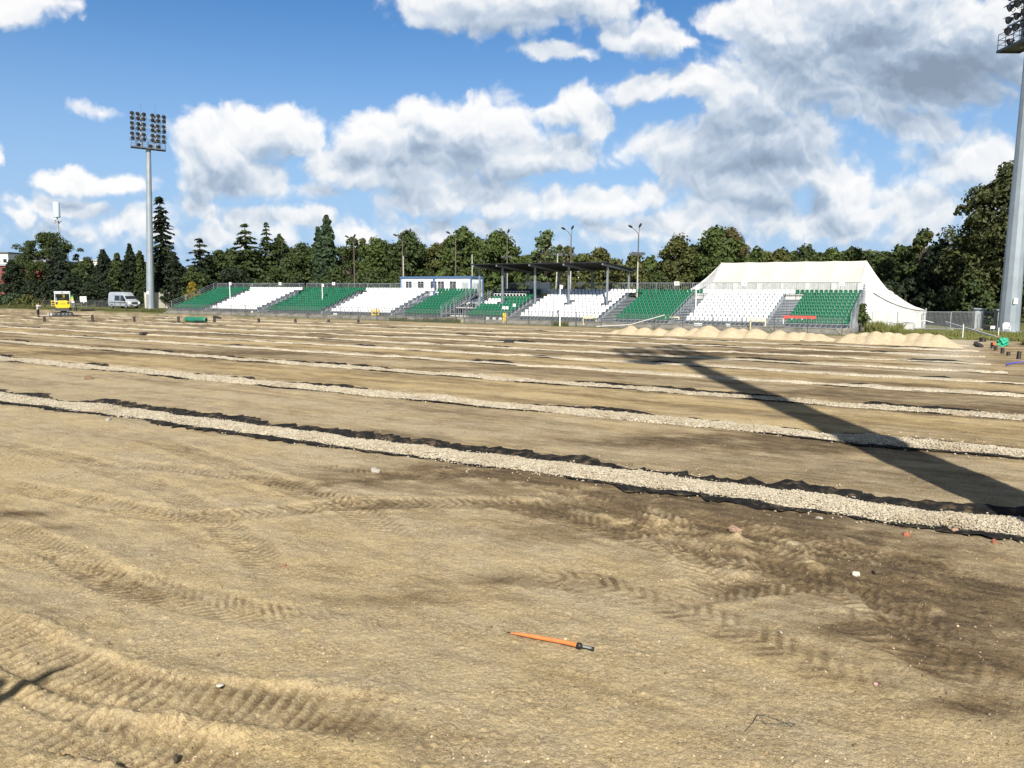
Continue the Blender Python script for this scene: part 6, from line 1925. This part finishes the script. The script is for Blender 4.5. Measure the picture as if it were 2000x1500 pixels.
T(660, 520, 36, 88, 'bush', 'd1', 'dark shrub at the foot of the tall poplar', 'shrub')
T(797, 456, 42, 94, 'dec', 'd1', 'dark round tree above the left office cabin', dens=1.2)
T(853, 476, 40, 98, 'dec', 'ol', 'olive brown tree above the middle of the cabins')
T(907, 446, 44, 93, 'dec', 'd2', 'tall rounded tree above the right office cabin', dens=1.2)
T(973, 452, 42, 90, 'dec', 'd2', 'dense round tree above the left end of the canopy', dens=1.3)
T(740, 522, 50, 89, 'bush', 'd1', 'dark shrub left of the office cabins', 'shrub')
T(1028, 500, 30, 98, 'dec', 'd2', 'low green tree above the left half of the canopy')
T(1064, 446, 30, 96, 'sparse', 'lt', 'tall airy pale tree with a mistletoe ball above the canopy', extra=[(6, 24, 6, 'mi'), (28, 38, 6, 'mi')], z0=2.0, leaf=.34, gap=.2)
T(1108, 481, 28, 97, 'sparse', 'ol', 'thin olive tree behind the middle lamp post')
T(1168, 482, 38, 94, 'dec', 'ol', 'round light olive tree above the right half of the canopy', dens=1.2)
T(1010, 540, 60, 92, 'bush', 'd2', 'green shrub seen under the left part of the canopy', 'shrub', dens=.8)
T(1105, 540, 50, 91, 'bush', 'ol', 'olive shrub seen under the right part of the canopy', 'shrub', dens=.8)
T(1238, 497, 36, 92, 'dec', 'ol', 'brownish green tree beside the lamp post right of the canopy', dens=.9)
T(1322, 464, 44, 92, 'dec', 'ol', 'light green tree left of the large round one', dens=1.1, z0=1)
T(1398, 442, 56, 94, 'dec', 'd2', 'large round tree with browning right side behind the tent', dens=1.2, z0=1, extra=[(30, 30, 18, 'br'), (44, 48, 16, 'br'), (20, 16, 14, 'br')])
T(1285, 535, 40, 88, 'bush', 'd1', 'shrub between the canopy and the tent behind the railing', 'shrub')
for px, tp, hw, cl, lb in ((1475, 484, 30, 'd2', 'first tree right of the large round one, over the tent ridge'), (1525, 486, 30, 'ol', 'second of the even trees over the tent ridge'), (1572, 482, 30, 'd1', 'third of the even trees over the tent ridge, the darkest'),
                           (1622, 487, 30, 'd2', 'fourth of the even trees over the tent ridge'), (1665, 480, 30, 'd1', 'dark tree above the right end of the tent ridge'), (1712, 494, 36, 'd1', 'low dark tree just right of the tent ridge')):
    T(px, tp, hw * 1.35, 102, 'dec', cl, lb, z0=1.0)
T(1755, 482, 34, 98, 'dec', 'd1', 'dark tree above the sagging end of the tent', z0=.8)
T(1798, 448, 32, 96, 'sparse', 'd1', 'thin dark tree with bare twigs left of the giant chestnut', extra=[(-14, 34, 9, 'mi'), (6, 12, 8, 'mi')], z0=1.0)
T(1836, 470, 36, 94, 'dec', 'dk', 'dark tree in the shade left of the giant chestnut', z0=.6)
T(1772, 540, 60, 90, 'bush', 'dk', 'dark undergrowth shrub behind the tent corner', 'shrub')
T(1860, 560, 50, 88, 'bush', 'dk', 'dark undergrowth shrub behind the mesh panels', 'shrub')
T(1958, 325, 104, 90, 'dec', 'ch', 'giant chestnut tree behind the right hand mast', leaf=.27, dens=1.7, z0=1.2)
T(2065, 420, 80, 96, 'dec', 'd1', 'large dark tree cut by the right edge of the picture', z0=1.0)
T(1905, 545, 55, 86, 'bush', 'd1', 'dark shrub below the giant chestnut', 'shrub')
g_ = np.random.default_rng(55)
BELT = [(165, 520), (250, 512), (345, 515), (412, 498), (452, 492), (505, 486), (568, 480), (612, 484), (668, 482), (712, 478), (764, 474), (822, 478), (878, 474), (938, 470), (1000, 486), (1045, 488), (1088, 490),
        (1136, 494), (1205, 505), (1270, 500), (1352, 480), (1440, 486), (1498, 492), (1548, 492), (1596, 493), (1645, 491), (1690, 492), (1730, 490), (1775, 484), (1818, 480), (1868, 470), (1920, 460)]
BW = ['first', 'second', 'third', 'fourth', 'fifth', 'sixth', 'seventh', 'eighth', 'ninth', 'tenth', 'eleventh', 'twelfth', 'thirteenth', 'fourteenth', 'fifteenth', 'sixteenth', 'seventeenth', 'eighteenth', 'nineteenth', 'twentieth',
      'twenty-first', 'twenty-second', 'twenty-third', 'twenty-fourth', 'twenty-fifth', 'twenty-sixth', 'twenty-seventh', 'twenty-eighth', 'twenty-ninth', 'thirtieth', 'thirty-first', 'thirty-second', 'thirty-third']
for i, (px, tp) in enumerate(BELT):
    T(px, tp + g_.uniform(-3, 3), 34 + g_.uniform(0, 8), 116 + g_.uniform(0, 10), 'dec', ('d1', 'd2', 'ol', 'd2')[i % 4] if px > 600 else ('d1', 'dk')[i % 2], BW[i] + ' tree from the left in the hindmost belt behind the nearer trees', z0=.6, leaf=.46, dens=.9, group='hindmost belt of trees')
# the nearer bushes and weeds
T(1686, 592, 11, 70.5, 'bush', 'd2', 'small dark green shrub against the tent beside the stand', 'shrub', leaf=.16)
T(20, 572, 26, 70.5, 'bush', 'po', 'grey green overgrown bush at the left edge of the pitch', 'shrub', leaf=.3)
T(52, 577, 22, 69, 'bush', 'ol', 'dry brownish bush left of the small yellow gate', 'shrub', leaf=.3)
T(-12, 574, 20, 71, 'bush', 'd1', 'dark green bush cut by the left edge', 'shrub', leaf=.3)

def weeds(spots, label_name, h0, m, n_per):
    """tall grass nobody could count"""
    g = np.random.default_rng(77 + len(spots))
    V = []
    for (pa, pb, n0, n1, h) in spots:
        k = int(n_per * abs(pb - pa) * abs(n1 - n0) ** .5)
        nn = g.uniform(n0, n1, k); px = g.uniform(pa, pb, k)
        dx = (px - 1000) / FPX
        Y = nn / (dx * EN.x + EN.y); X = dx * Y
        z = ground_z(X, Y)
        hh = h * g.uniform(.35, 1.1, k) * (.6 + .6 * sstep(fbm(X * .5, Y * .5, 2, .5, 141), -.3, .3))
        w = .02 + .02 * g.uniform(size=k)
        a = g.uniform(0, 3.14, k); lx, ly = g.normal(0, .22, k) * hh, g.normal(0, .22, k) * hh
        p0 = np.stack([X - np.cos(a) * w, Y - np.sin(a) * w, z - .03], 1); p1 = np.stack([X + np.cos(a) * w, Y + np.sin(a) * w, z - .03], 1)
        p2 = np.stack([X + lx * .45 + np.cos(a) * w * .7, Y + ly * .45, z + hh * .6], 1); p3 = np.stack([X + lx, Y + ly, z + hh], 1)
        V.append(np.stack([p0, p1, p2, p3], 1))
    v = np.concatenate(V).reshape(-1, 3)
    me = np_mesh('tall_grass', v, np.arange(len(v)).reshape(-1, 4)); me.materials.append(m)
    tag(link('tall_grass', me), kind='stuff')
weeds([(1690, 1760, 68.5, 72, .85), (1760, 2010, 66.5, 71, .42), (1690, 2010, 65.0, 67, .25), (2000, 2080, 60, 70, .6)], 'g', .8, LM['we'], 22)
weeds([(278, 332, 66.8, 70, .55), (-60, 75, 66, 69, .7), (75, 280, 67.6, 69.5, .3), (760, 900, 65.6, 66.2, .4), (1080, 1110, 65.4, 66, .4)], 'g', .5, LM['ol'], 16)
